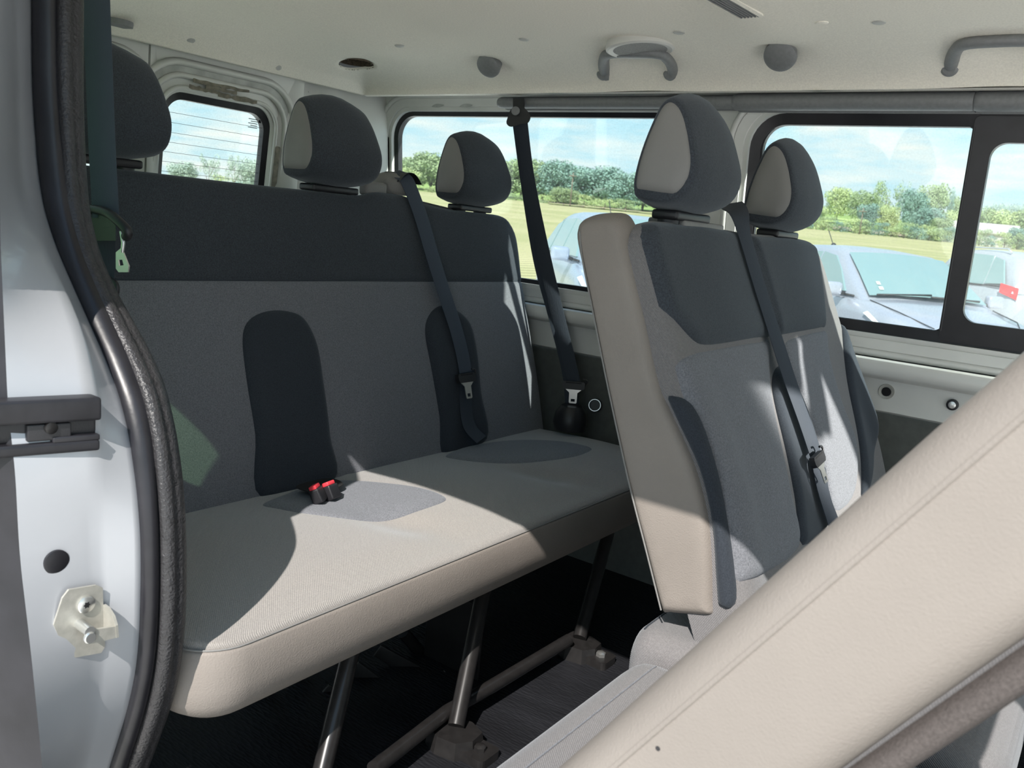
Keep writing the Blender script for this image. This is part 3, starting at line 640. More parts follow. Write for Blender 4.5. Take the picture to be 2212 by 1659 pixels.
# ================================================================== SEATS
class Slab:
    """padded board: front is a height field over (y, t); U points up the board, Nn out of its front"""
    def __init__(s, O, U, Nn, y0, y1, L, T, r=0.03, rc=(0.03, 0.03), rb=(0.0, 0.0), bulge=None, top=None, rt=None, rbot=0.0):
        s.O = Vector(O); s.U = Vector(U).normalized(); s.N = Vector(Nn).normalized(); s.y0, s.y1, s.L, s.T, s.r = y0, y1, L, T, r
        s.rc, s.rb, s.bulge, s.top, s.rt, s.rbot = rc, rb, bulge or (lambda y, t: 0), top or (lambda y: 0), rt or r, rbot
    def yl(s, t):
        a = s.y0
        if s.rc[0] and t > s.L - s.rc[0]: a += s.rc[0] * (1 - math.sqrt(max(0, 1 - ((t - s.L + s.rc[0]) / s.rc[0]) ** 2)))
        if s.rb[0] and t < s.rb[0]: a += s.rb[0] * (1 - math.sqrt(max(0, 1 - (1 - t / s.rb[0]) ** 2)))
        return a
    def yr(s, t):
        a = s.y1
        if s.rc[1] and t > s.L - s.rc[1]: a -= s.rc[1] * (1 - math.sqrt(max(0, 1 - ((t - s.L + s.rc[1]) / s.rc[1]) ** 2)))
        if s.rb[1] and t < s.rb[1]: a -= s.rb[1] * (1 - math.sqrt(max(0, 1 - (1 - t / s.rb[1]) ** 2)))
        return a
    def n(s, y, t):
        h = s.bulge(y, t)
        for e, r in ((y - s.yl(t), s.r), (s.yr(t) - y, s.r), (s.L - t, s.rt), (t, s.rbot)):
            if r > 0 and e < r: e = max(0, e); h -= r - math.sqrt(max(0, r * r - (r - e) ** 2))
        return h
    def P(s, y, t, off=0.0):
        q = s.O + s.U * (t + s.top(y) * smooth((t - s.L + 0.2) / 0.2)) + s.N * (s.n(y, t) + off); q.y = y; return q
    def pix(s, u, v, d=0.0):
        p = on_plane(u, v, s.O + s.N * d, s.N); return (p.y, (p - s.O).dot(s.U))
    def edges(s, n, a, b, r):
        """sample positions from a to b, denser by the rounded ends"""
        E = [a + r * (1 - math.cos(k / 5 * PI / 2)) for k in range(5)] + [lerp(a + r, b - r, k / n) for k in range(n + 1)] + [b - r * (1 - math.cos((4 - k) / 5 * PI / 2)) for k in range(5)]
        return E
    def build(s, bands, parent, nu=70, nv=34, back=None):
        """bands: list of (t_end, name, material, label) from the bottom up, one mesh each"""
        R = s.edges(nu, 0.0, 1.0, min(0.2, s.r / (s.y1 - s.y0)))
        T_ = sorted(set(s.edges(nv, 0.0, s.L, max(s.rt, .01)) + [b[0] for b in bands[:-1]] + [b[0] + d for b in bands[:-1] for d in (-.006, -.003, .003, .006)]))
        t0 = 0.0
        for te, name, m, lab in bands:
            ts = [t for t in T_ if t0 - 1e-9 <= t <= te + 1e-9]; V = []; Fc = []; w = len(R)
            for t in ts:
                a, b = s.yl(t), s.yr(t); V += [s.P(lerp(a, b, q), t) for q in R]
            for j in range(len(ts) - 1): Fc += [(j * w + i, j * w + i + 1, (j + 1) * w + i + 1, (j + 1) * w + i) for i in range(w - 1)]
            o = len(V)
            for t in ts:                                     # back face
                a, b = s.yl(t), s.yr(t)
                for q in (0, 1):
                    y = lerp(a, b, q); p = s.O + s.U * (t + s.top(y) * smooth((t - s.L + .2) / .2)) - s.N * s.T; p.y = y; V.append(p)
            for j in range(len(ts) - 1):
                Fc += [(o + 2 * j, o + 2 * j + 2, (j + 1) * w, j * w), (j * w + w - 1, (j + 1) * w + w - 1, o + 2 * j + 3, o + 2 * j + 1), (o + 2 * j, o + 2 * j + 1, o + 2 * j + 3, o + 2 * j + 2)]
            if te >= s.L - 1e-6: Fc.append([(len(ts) - 1) * w + i for i in range(w)] + [o + 2 * len(ts) - 1, o + 2 * len(ts) - 2])
            if t0 == 0: Fc.append([i for i in range(w)][::-1] + [o, o + 1])
            mesh(name, V, Fc, m, parent, sharp=60, label=lab); t0 = te
    def patch(s, name, poly, h, edge, m, parent, n=5, **k):
        pl = smooth_loop(poly, n) if n else poly
        pl = [(min(max(y, s.yl(t) + .005), s.yr(t) - .005), min(max(t, .005), s.L - .006)) for y, t in pl]
        return patch(name, pl, lambda a, b, o: s.P(a, b, o), h, edge, m, parent, **k)
def seam(name, pts, r, m, parent, **k): return tube(name, pts, r, m, parent, n=6, **k)
HP = [(-.055, 0.0), (-.060, .03), (-.055, .09), (-.045, .15), (-.034, .190), (-.018, .206), (.000, .204), (.020, .190), (.042, .160), (.062, .118), (.078, .075), (.077, .036), (.056, .004), (.018, -.012), (-.025, -.012), (-.047, -.008)]
def hr_narrow(z): return 1 - .15 * smooth((z - .06) / .16) - .05 * smooth((.03 - z) / .05)
def headrest(parent, c, lean=0.0, sc=1.0, half=.112, lab=None):
    """padded headrest: vinyl sides, charcoal front and top; c = middle of its body"""
    c = Vector(c); prof = smooth_loop(HP, 3); n = len(prof); V = []; Fc = []; ca, sa = math.cos(lean), math.sin(lean)
    def sec(y, k, kz):
        out = []
        for x, z in prof:
            xx = x * k + .0; zz = (z - .085) * kz + (-.006 * (1 - kz)); out.append(c + Vector(((xx * ca + zz * sa) * sc, y * sc * hr_narrow(zz + .085), (-xx * sa + zz * ca) * sc)))
        return out
    st = [(-1, .76), (-.985, .805), (-.95, .835), (-.85, .87), (-.6, .93), (-.3, .98), (0, 1.0), (.3, .985), (.6, .93), (.85, .87), (.95, .835), (.985, .805), (1, .76)]
    for e, k in st:
        S_ = sec(e * half, k * (1 - .05 * (1 - abs(e)) ** 2), k); V += S_
    for i in range(len(st) - 1):
        for q in range(n): Fc.append((i * n + q, i * n + (q + 1) % n, i * n + n + (q + 1) % n, i * n + n + q))
    Fc.append(list(range(n))); Fc.append([(len(st) - 1) * n + q for q in range(n)])
    hd = mesh('headrest', V, Fc, FAB_DARK, parent, sharp=75, label=lab)
    for sgn in (-1, 1):
        pl = [(x * .76, (z - .085) * .78 + .085) for x, z in prof]
        pl = [(x, max(z, .018)) for x, z in pl]
        patch('side_panel', pl, lambda a, b, o: c + Vector(((a * ca + (b - .085) * sa) * sc, sgn * (half * .992 * hr_narrow(b) + o) * sc, (-a * sa + (b - .085) * ca) * sc)), .010, .03, VINYL_G, hd, step=.014, tuck=.006)
    for dy in (-.05, .05):
        b0 = c + Vector((-.002 * sc, dy * sc, -.088 * sc))
        mesh('post', *tube_vf([b0 + Vector((0, 0, .03)), b0 + Vector((-.004, 0, -.045))], .006, 10), STEEL, hd)
        mesh('post_collar', *lathe_vf([(.019, -.032), (.019, -.020), (.012, -.015)], b0, (0, 0, 1), 20), PLASTIC_K, hd, sharp=40)
    bp_ = c + Vector((0, 0, -.102 * sc)); box('headrest_base', bp_, (.055 * sc, .15 * sc, .016), PLASTIC_K, parent, .006)
    return hd
# ------------------------------------------------ rear bench for three
AL = math.atan(0.30)
bench = thing('rear_bench', (-1.2, 1.36, 0), 'three-seat grey bench seat at the back of the van', 'bench seat')
Ub, Nb = Vector((-math.sin(AL), 0, math.cos(AL))), Vector((math.cos(AL), 0, math.sin(AL)))
BZ = 0.345; Ob = Vector((-1.37 - 0.30 * (BZ - 0.415), 0, BZ)); LB = (1.033 - BZ) / math.cos(AL)
TS = (0.832 - BZ) / math.cos(AL)                              # seam between the dark upper and grey lower cloth
seats_y = (0.90, 1.415, 1.93)
def bench_bulge(y, t):
    h = -.004 * math.exp(-((t - TS) / .005) ** 2)
    for c in seats_y: h += .020 * math.exp(-((y - c) / .19) ** 2) * math.exp(-((t - .22) / .22) ** 2) + .008 * math.exp(-((y - c) / .22) ** 2) * smooth((t - TS) / .1)
    h -= .010 * math.exp(-((y - 1.315 + .0) / .012) ** 2) * smooth((.30 - t) / .12) * .5
    return h
back = Slab(Ob, Ub, Nb, 0.650, 2.128, LB, 0.11, r=0.028, rc=(0.05, 0.085), bulge=bench_bulge, top=lambda y: .016 * math.exp(-((y - 1.60) / .09) ** 4) - .010 * smooth((y - 1.7) / .15), rt=.022)
back.build([(TS, 'lower_backrest', FAB_GREY, 'grey lower half of the bench backrest'), (LB, 'upper_backrest', FAB_DARK, 'charcoal upper half of the bench backrest')], bench, nu=120, nv=40)
for pl, lab in (([(520, 735), (535, 692), (575, 672), (620, 672), (655, 690), (680, 745), (692, 830), (706, 940), (716, 1040), (560, 1075), (545, 940), (528, 830)], 'arched dark insert between the near and middle seats'),
                ([(915, 720), (925, 680), (950, 660), (980, 668), (1010, 700), (1022, 760), (1030, 850), (1045, 950), (958, 985), (945, 900), (928, 800)], 'arched dark insert behind the middle belt'),
                ([(1166, 690), (1180, 652), (1193, 680), (1206, 760), (1212, 840), (1204, 900), (1192, 925), (1186, 860), (1174, 770)], 'narrow dark bolster at the far end of the bench')):
    P_ = [back.pix(u, v) for u, v in pl]; 
    back.patch('bolster_insert', P_, .010, .022, FAB_INS, bench, label=lab)
seam('backrest_seam', [back.P(lerp(back.yl(TS) + .002, back.yr(TS) - .002, k / 60), TS, .0005) for k in range(61)], .0016, FAB_INS, bench)
# cushion: fabric top, vinyl front that curls under
CZ = 0.405; CXF, CXR = -0.905, -1.47; CYA, CYB = 0.628, 2.10; LC = CXF - CXR
def cush_bulge(y, t):
    h = 0
    for c in seats_y: h += .020 * math.exp(-((y - c) / .20) ** 2) * math.exp(-((t - .24) / .20) ** 2)
    for b in (1.165, 1.675): h -= .012 * math.exp(-((y - b - .0 + .25 * (t - .2)) / .05) ** 2) * math.exp(-((t - .16) / .10) ** 2)
    h += .010 * smooth(t / .10) - .004
    return h
Uc, Nc = Vector((-1, 0, -0.015)).normalized(), Vector((-0.015, 0, 1)).normalized()
cush = Slab((CXF, 0, CZ), Uc, Nc, CYA, CYB, LC, 0.06, r=.012, rc=(.04, .04), rb=(.075, .075), bulge=cush_bulge, rt=.03, rbot=.012)
cush.build([(LC, 'cushion_top', FAB_SEAT, 'light grey ribbed cushion top of the bench')], bench, nu=130, nv=44)
def plan_path(x0, x1, y0, y1, r, n=9):
    """front outline of a cushion in plan, from the near rear round the front to the far rear, with outward normals"""
    P = [(x0, y0, 0, -1), (lerp(x0, x1 - r, .5), y0, 0, -1)]
    for k in range(n + 1): an = k / n * PI / 2; P.append((x1 - r + r * math.sin(an), y0 + r - r * math.cos(an), math.sin(an), -math.cos(an)))
    for k in range(1, 30): P.append((x1, lerp(y0 + r, y1 - r, k / 30), 1, 0))
    for k in range(n + 1): an = k / n * PI / 2; P.append((x1 - r + r * math.cos(an), y1 - r + r * math.sin(an), math.cos(an), math.sin(an)))
    return P + [(x0, y1, 0, 1)]
def sweep_front(name, path, prof, m, parent, **k):
    V = []; n = len(prof)
    for x, y, nx, ny in path: V += [Vector((x + nx * o, y + ny * o, z)) for o, z in prof]
    Fc = [(i * n + q, i * n + q + 1, i * n + n + q + 1, i * n + n + q) for i in range(len(path) - 1) for q in range(n - 1)]
    return mesh(name, V, Fc, m, parent, **k)
pth = plan_path(CXR, CXF, CYA, CYB, .075)
fp = [(-.004, CZ - .014), (.002, CZ - .009), (.006, CZ - .016), (.010, CZ - .038), (.012, CZ - .066), (.008, CZ - .092), (-.002, CZ - .110), (-.018, CZ - .122), (-.05, CZ - .127), (-.12, CZ - .122)]
sweep_front('cushion_front', pth, fp, VINYL, bench, label='beige grey vinyl front band of the bench cushion')
seam('cushion_seam', [Vector((x + nx * .003, y + ny * .003, CZ - .0095)) for x, y, nx, ny in pth[1:-1]], .0013, VINYL_G, bench)
box('cushion_pan', ((CXF + CXR) / 2 - .03, (CYA + CYB) / 2, CZ - .09), (LC - .10, CYB - CYA - .08, .04), PLASTIC_K, bench, .008)
for pl, lab in (([(566, 1082), (620, 1056), (690, 1032), (760, 1032), (850, 1046), (925, 1062), (965, 1079), (935, 1092), (860, 1106), (760, 1113), (660, 1106), (600, 1094)], 'dark oval insert with the buckle pocket'),
                ([(962, 976), (1010, 957), (1100, 949), (1200, 957), (1262, 968), (1278, 976), (1240, 989), (1150, 995), (1050, 993), (990, 986)], 'dark oval insert below the middle belt')):
    cush.patch('cushion_insert', [cush.pix(u, v, .02) for u, v in pl], .007, .03, FAB_GREY, bench, label=lab)
# red buckles standing in their pocket
pcx = on_z(693, 1056, CZ + .022)
mesh('buckle_pocket', *sheet_vf(smooth_loop([(-.025, -.045), (.02, -.04), (.03, 0), (.018, .045), (-.025, .05), (-.035, 0)], 4), [], lambda a, b, o: Vector((pcx.x + a, pcx.y + b, CZ + .0275 + o)), .0015), HOLE, bench, smooth_=False)  # flat black disc painted in for the dark recess
for (u, v), rz, lab in (((681, 1056), .5, 'belt buckle with a red button in the bench cushion, the one nearer the door'), ((711, 1049), .2, 'belt buckle with a red button in the bench cushion, the one further from the door')):
    q = on_z(u, v, CZ + .042); R = Matrix.Rotation(rz, 3, 'Z') @ Matrix.Rotation(-.5, 3, 'Y'); pk = thing('belt_buckle', q - Vector((0, 0, .03)), lab, 'buckle', 'buckles in the bench cushion')
    box('buckle_body', q - R @ Vector((0, 0, .014)), (.022, .030, .03), PLASTIC_K, pk, .004, R); box('release_button', q + R @ Vector((0, 0, .004)), (.016, .024, .009), RED, pk, .003, R)
# headrests of the bench
for (u, v), lab in (((216, 222), 'near headrest, dark in the shade behind the hanging belt'), ((717, 311), 'middle headrest in front of the rear window pillar'), ((1022, 369), 'far headrest against the side window')):
    headrest(bench, on_x(u, v + 6, -1.575), -.02, .95, lab=lab)
# belt guide on top of the backrest
gp = on_x(862, 394, -1.60)
gd_ = mesh('belt_guide', *merge([lathe_vf([(.055, -.028), (.062, -.006), (.052, .016), (.03, .026), (.004, .028)], gp + Vector((-.02, .0, -.004)), (0, 0, 1), 28)]), VINYL_G, bench, sharp=50)
V = [];
mesh('guide_slot', *grid_vf(10, 4, lambda a, b: gp + Vector((lerp(-.05, .035, b), lerp(-.035, .05, a), .026 - .03 * (2 * a - 1) ** 2 * .9 + .001))), PLASTIC_K, gd_)
box('guide_plate', on_x(806, 408, -1.585), (.03, .075, .035), VINYL_G, bench, .01)
# ---- under frame: black tubes, feet, cross members
def btube(name, pts, r=.0145, m=LEGM): return tube(name, pts, r, m, bench, n=14)
fA = on_z(985, 1568, .04); tA = on_x(1043, 1300, fA.x - .0); fB = on_z(1252, 1378, .04); tB = on_x(1312, 1168, fB.x)
tA = on_x(1046, 1268, -1.0); tB = on_x(1318, 1135, -1.0)
btube('leg', [fA, tA], .0165); btube('leg', [fB, tB], .0165)
fC = Vector((fA.x - .02, fA.y - .33, .03)); fC = on_x(690, 1690, fA.x - .03); tC = on_x(760, 1395, -1.0); btube('leg', [fC, tC], .0165)
btube('cross_tube', [on_z(806, 1662, .05), on_z(966, 1537, .05), on_z(1037, 1497, .05), on_z(1228, 1382, .05)], .014)
btube('rear_leg', [on_x(870, 1365, -1.20), on_x(958, 1470, -1.20)], .014); btube('rear_leg', [on_x(1290, 1200, -1.25), on_x(1190, 1300, -1.25)], .012)
box('side_plate', on_x(975, 1420, -1.10), (.16, .006, .30), LEGM, bench, .002)
for (u, v), (u2, v2) in (((815, 1405), (945, 1475)), ((765, 1440), (900, 1540)), ((700, 1490), (880, 1600))):
    a, b = on_x(u, v, -1.22), on_x(u2, v2, -1.12); d = (b - a); R = d.to_track_quat('X', 'Z').to_matrix(); box('brace_bar', (a + b) / 2, (d.length, .006, .030), LEGM, bench, .001, R)
for (u, v) in ((650, 1540), (580, 1570)): a = on_x(u, v, -1.3); box('brace_bar', (a.x, a.y, .17), (.05, .012, .32), LEGM, bench, .002)
p = on_x(958, 1462, -1.10); lathe('pivot_bolt', [(.016, 0), (.016, .008), (.009, .010)], p, (.9, -.4, 0), STEEL, bench, n=20)
for fo_, nm in ((fA, 'near'), (fB, 'far')):
    poly = [(-.045, -.035), (-.01, -.05), (.035, -.042), (.055, -.01), (.05, .03), (.01, .045), (-.04, .035)]
    bm_ = thing  # foot pressings: a stepped shoe with a toe
    V, Fc = merge([prism_vf(poly, lambda a, b, d: Vector((fo_.x + a * (1 - d * 3), fo_.y + b * (1 - d * 3), d)), 0.0, .034), prism_vf(rrect(.02, .09, -.03, .03, .01, 3), lambda a, b, d: Vector((fo_.x + a, fo_.y + b, d)), 0.0, .018)])
    mesh('floor_foot', V, Fc, LEGM, bench, smooth_=False)
    lathe('foot_bolt', [(.012, .018), (.012, .026), (.007, .029)], (fo_.x + .062, fo_.y, 0), (0, 0, 1), STEEL if nm == 'far' else LEGM, bench, n=6)
box('floor_foot', (fC.x, fC.y, .012), (.11, .09, .024), LEGM, bench, .006)

# ------------------------------------------------ second row: fixed double seat
dbl = thing('two_seat_bench', (-0.35, 1.66, 0), 'fixed grey double seat with two headrests in front of the rear bench', 'seat')
A2 = math.atan(0.453); U2, N2 = Vector((-math.sin(A2), 0, math.cos(A2))), Vector((math.cos(A2), 0, math.sin(A2)))
Z2 = .36; O2 = Vector((-.403 - .453 * (Z2 - .497), 0, Z2)); L2 = (1.030 - Z2) / math.cos(A2)
d_y = (1.43, 1.89); YN = 1.205
def dbl_bulge(y, t):
    h = 0
    for c in d_y: h += .022 * math.exp(-((y - c) / .15) ** 2) * math.exp(-((t - .24) / .20) ** 2) + .012 * math.exp(-((y - c) / .17) ** 2) * smooth((t - .45) / .1)
    h += .014 * (math.exp(-((y - 1.255) / .045) ** 2) + math.exp(-((y - 2.085) / .05) ** 2)) * math.exp(-((t - .27) / .17) ** 2)
    h -= .010 * math.exp(-((y - 1.66) / .012) ** 2)
    return h
bk2 = Slab(O2, U2, N2, YN, 2.128, L2, .095, r=.030, rc=(.05, .09), bulge=dbl_bulge, rt=.022)
bk2.build([(L2, 'backrest', FAB_TWILL, 'grey twill backrest of the double seat')], dbl, nu=90, nv=44)
def pp(px, lo=None): return [bk2.pix(u, v, .008) for u, v in px]
bk2.patch('upper_panel', pp([(1376, 474), (1386, 500), (1392, 545), (1402, 590), (1420, 622), (1442, 655), (1470, 700), (1500, 736), (1524, 746), (1570, 742), (1630, 731), (1660, 728), (1720, 718), (1770, 709), (1779, 700), (1777, 620), (1768, 550), (1748, 521), (1640, 507), (1560, 494), (1480, 484), (1420, 474)]), .008, .024, FAB_DARK, dbl, n=3, label='charcoal upper panel of the double seat')
bk2.patch('lower_panel', pp([(1535, 756), (1640, 738), (1664, 735), (1666, 800), (1670, 900), (1690, 1060), (1712, 1185), (1600, 1262), (1585, 1230), (1562, 1100), (1535, 980), (1495, 890), (1480, 850), (1478, 780), (1505, 762)]), .006, .02, FAB_GREY, dbl, n=4, label='grey lower panel of the near place')
bk2.patch('lower_panel', pp([(1720, 728), (1772, 716), (1784, 724), (1796, 800), (1812, 880), (1835, 960), (1838, 1060), (1820, 1100), (1800, 1090), (1780, 1000), (1752, 900), (1715, 800), (1700, 745)]), .006, .02, FAB_GREY, dbl, n=4, label='grey lower panel of the far place')
bk2.patch('bolster', pp([(1822, 700), (1838, 712), (1862, 790), (1880, 880), (1882, 950), (1870, 1030), (1852, 1080), (1845, 1000), (1838, 900), (1828, 800)]), .012, .02, FAB_INS, dbl, n=4, label='dark far side bolster')
bk2.patch('middle_insert', pp([(1670, 835), (1676, 803), (1690, 788), (1708, 800), (1735, 860), (1765, 955), (1785, 1050), (1798, 1125), (1722, 1180), (1702, 1080), (1686, 960), (1674, 880)]), .012, .022, FAB_INS, dbl, n=4, label='dark insert between the two places')
def side_panel(name, poly, y, sgn, m, parent, h=.012, edge=.02, back=.03, n=4, **k):
    lp_ = smooth_loop(poly, n)
    return patch(name, lp_, lambda a, b, o: Vector((a, y + sgn * o, b)), h, edge, m, parent, step=.014, tuck=back, **k)
bp2 = [on_y(u, v, YN - .006) for u, v in ((1436, 856), (1466, 860), (1494, 890), (1520, 950), (1548, 1050), (1566, 1150), (1580, 1240), (1584, 1310), (1550, 1318), (1541, 1250), (1532, 1130), (1505, 1015), (1455, 905))]
side_panel('bolster', [(p.x, p.z) for p in bp2], YN, -1, FAB_INS, dbl, h=.009, edge=.014, back=.01, label='dark near side bolster')
sp2 = [on_y(u, v, YN - .01) for u, v in ((1236, 492), (1236, 530), (1262, 650), (1300, 840), (1345, 1040), (1384, 1190), (1420, 1326), (1436, 1333), (1490, 1338), (1538, 1338), (1542, 1300), (1540, 1200), (1530, 1110), (1500, 1000), (1452, 890), (1425, 830), (1396, 700), (1372, 600), (1353, 520), (1346, 482), (1325, 458), (1280, 458), (1248, 470))]
side_panel('side_panel', [(p.x, p.z) for p in sp2], YN, -1, VINYL, dbl, label='beige vinyl side panel of the double seat')
eg = [on_y(u, v, YN - .012) for u, v in ((1252, 500), (1258, 560), (1276, 650), (1314, 840), (1358, 1040), (1396, 1190), (1428, 1318))]
seam('panel_piping', catmull(eg, 5), .0014, VINYL_G, dbl)
for (u, v), lab in (((1488, 338), 'near headrest of the double seat'), ((1694, 401), 'far headrest of the double seat')):
    headrest(dbl, on_x(u, v + 12, -.655), .06, .90, lab=lab)
for u, v in ((1470, 470), (1660, 508)):
    p = on_x(u, v, -.665); box('headrest_plate', p + Vector((0, .03, -.012)), (.07, .17, .016), VINYL_G, dbl, .006)
cs2 = Slab((-.02, 0, .400), (-1, 0, -.03), (-.03, 0, 1), 1.165, 2.13, .545, .13, r=.04, rc=(.05, .05), rb=(.06, .06), rt=.045, rbot=.05, bulge=lambda y, t: .012 * math.exp(-((y - 1.66) / .3) ** 2))
cs2.build([(.545, 'cushion', FAB_TWILL, 'grey cushion of the double seat')], dbl, nu=60, nv=30)
cs2.patch('cushion_centre', rrect(1.30, 2.04, .06, .40, .06, 6), .008, .03, FAB_SEAT, dbl, n=0, label='lighter cushion centre')
seam('cushion_piping', [cs2.P(lerp(1.20, 1.40, k / 20), .522, .001) for k in range(21)], .0014, FAB_INS, dbl)
for y in (1.25, 2.02):
    for x in (-.10, -.46): tube('leg', [(x, y, .29), (x - .02, y, 0.0)], .016, LEGM, dbl)
# ------------------------------------------------ second row: folding seat nearest the door, its back tipped forward
fold = thing('folding_seat', (-.25, .88, 0), 'single seat nearest the door with its backrest tipped forward', 'seat')
Uf, Nf = Vector((.56, 0, .83)).normalized(), Vector((.83, 0, -.56)).normalized()
YF = .625; Rf = Vector((-.19, 0, .748)) + Uf * -.43           # foot of the rear edge of the backrest
bf = Slab(Rf + Nf * .145, Uf, Nf, YF, 1.12, .76, .135, r=.03, rc=(.05, .05), rt=.03)
bf.build([(.76, 'backrest', FAB_TWILL, 'grey cloth front of the tipped backrest')], fold, nu=40, nv=30)
def fq(n, t): p = Rf + Nf * n + Uf * t; return (p.x, p.z)
side_panel('side_panel', [fq(*q) for q in ((.0, .02), (.0, .2), (.0, .45), (.0, .62), (.006, .72), (.03, .76), (.10, .755), (.132, .72), (.134, .6), (.134, .45), (.136, .25), (.134, .06), (.12, .0), (.02, .0))], YF, -1, VINYL, fold, h=.022, edge=.034, back=.02, n=6, label='large beige vinyl side of the tipped backrest')
side_panel('edge_strip', [fq(*q) for q in ((.134, .01), (.134, .30), (.134, .72), (.150, .74), (.160, .72), (.160, .30), (.158, .02))], YF + .004, -1, FAB_BROWN, fold, h=.010, edge=.012, back=.02, n=3, label='grey cloth strip along the front edge of the tipped backrest')
mesh('rear_shell', *grid_vf(16, 12, lambda a, b: (lambda q: Vector((q.x, lerp(YF - .004, 1.125, a), q.z)))(Rf + Nf * (.010 - .014 * math.sin(PI * a) ** .5) + Uf * lerp(.0, .75, b))), VINYL_G, fold)
seam('edge_ridge', [(lambda q: Vector((q.x, YF - .0195, q.z)))(Rf + Nf * .030 + Uf * lerp(.03, .73, k / 20)) for k in range(21)], .0035, VINYL, fold)
mk = on_y(1421, 1617, YF - .022); lathe('stain', [(.0022, 0), (.002, .0004)], mk, (0, -1, 0), PLASTIC_K, fold, n=10)
cf = Slab((.0, 0, .385), (-1, 0, -.02), (-.02, 0, 1), .62, 1.145, .525, .12, r=.045, rc=(.06, .04), rb=(.06, .06), rt=.045, rbot=.05)
cf.build([(.525, 'cushion', FAB_TWILL, 'light grey cushion of the folding seat')], fold, nu=50, nv=30)
seam('cushion_piping', [cf.P(lerp(.66, 1.11, k / 40), .475, .0008) for k in range(41)], .0012, FAB_GREY, fold)
for y in (.70, 1.07):
    for x in (-.08, -.44): tube('leg', [(x, y, .28), (x - .01, y, 0)], .016, LEGM, fold)
lathe('hinge_cover', [(.05, -.01), (.05, .012), (.03, .02)], (Rf + Nf * .07 + Uf * .02) + Vector((0, YF - .02, 0)), (0, -1, 0), PLASTIC_K, fold, n=28)

# ================================================================== SEAT BELTS
def tongue(parent, c, dn, wd, s=1.0, plate_off=(0, 0, 0)):
    """belt tongue: plastic crossbar with hooked end, bent steel plate with its slot"""
    c = Vector(c); dn = Vector(dn).normalized(); wd = Vector(wd); wd = (wd - dn * wd.dot(dn)).normalized(); nn = wd.cross(dn)
    if nn.dot(CAM - c) < 0: nn = -nn
    f = lambda a, b, d: c + wd * a * s + dn * b * s + nn * d * s
    bar_ = prism_vf([(-.033, -.006), (-.030, -.011), (.030, -.011), (.033, -.008), (.033, .006), (.028, .012), (-.028, .012), (-.033, .004)], f, -.005, .007)
    mesh('tongue_bar', *bar_, PLASTIC_K, parent, smooth_=False)
    hook = [f(.031, -.004, .002), f(.038, -.010, .004), f(.036, -.018, .004), f(.026, -.020, .003)]
    tube('tongue_hook', catmull(hook, 4), .0022, PLASTIC_K, parent, n=8)
    mesh('tongue_slot', *prism_vf([(-.023, -.009), (.023, -.009), (.023, -.006), (-.023, -.006)], f, .0068, .0073), HOLE, parent, smooth_=False)
    g = lambda a, b, o: f(a, b, .003 + o)
    outer = [(-.026, .010), (.026, .010), (.012, .022), (.0115, .050), (.009, .053), (-.009, .053), (-.0115, .050), (-.012, .022)]
    mesh('tongue_plate', *sheet_vf(outer, [[(-.006, .040), (.006, .040), (.006, .048), (-.006, .048)]], g, .002), STEEL, parent, smooth_=False)
# near belt, hanging by the door pillar
b1 = thing('near_seat_belt', on_y(240, 640, .72), 'blue-black seat belt hanging beside the door pillar in front of the near headrest', 'seat belt', 'seat belts')
yb = .735; WD = Vector((.80, .60, 0))
pth = [on_y(u, v, yb) for u, v in ((206, -120), (208, 0), (214, 150), (220, 300), (226, 420), (229, 470))]
ribbon('webbing', catmull(pth, 5), WD, .042, .0016, BELT_B, b1)
pth = [on_y(u, v, yb + .004) for u, v in ((224, 470), (222, 530), (228, 590), (240, 645))]
ribbon('lower_webbing', catmull(pth, 5), WD, [.042] * 9 + [.036, .03, .026, .022, .02, .018, .016], .003, BELT, b1)
fr = lambda u, v, d: on_y(u, v, yb - d)
tube('tongue_bar', catmull([fr(172, 458, .004), fr(200, 452, .008), fr(232, 460, .010), fr(256, 478, .010), fr(276, 500, .008), fr(272, 512, .006)], 5), .0075, PLASTIC_K, b1)
mesh('tongue_body', *prism_vf([(0, 0), (1, 0), (1, 1), (0, 1)], lambda a, b, d: on_y(lerp(178, 250, a), lerp(465, 520, b), yb - .002 - d), 0, .006), PLASTIC_K, b1, smooth_=False)
tp = [on_y(u, v, yb - .008) for u, v in ((250, 545), (262, 535), (278, 575), (276, 588), (256, 588), (250, 580))]
hp_ = [on_y(u, v, yb - .008) for u, v in ((255, 561), (264, 561), (267, 573), (257, 574))]
mesh('tongue_plate', *sheet_vf([(p.x, p.z) for p in tp], [[(p.x, p.z) for p in hp_]], lambda a, b, o: Vector((a, yb - .008 + o, b)), .002), STEEL, b1, smooth_=False)
tube('tongue_arm', [fr(262, 500, .008), fr(266, 525, .008), fr(264, 545, .008)], .003, STEEL, b1, n=8)
tube('anchor_loop', catmull([fr(234, 600, 0), fr(252, 615, .004), fr(250, 640, .004), fr(240, 642, 0)], 4), .004, PLASTIC_K, b1, n=8)
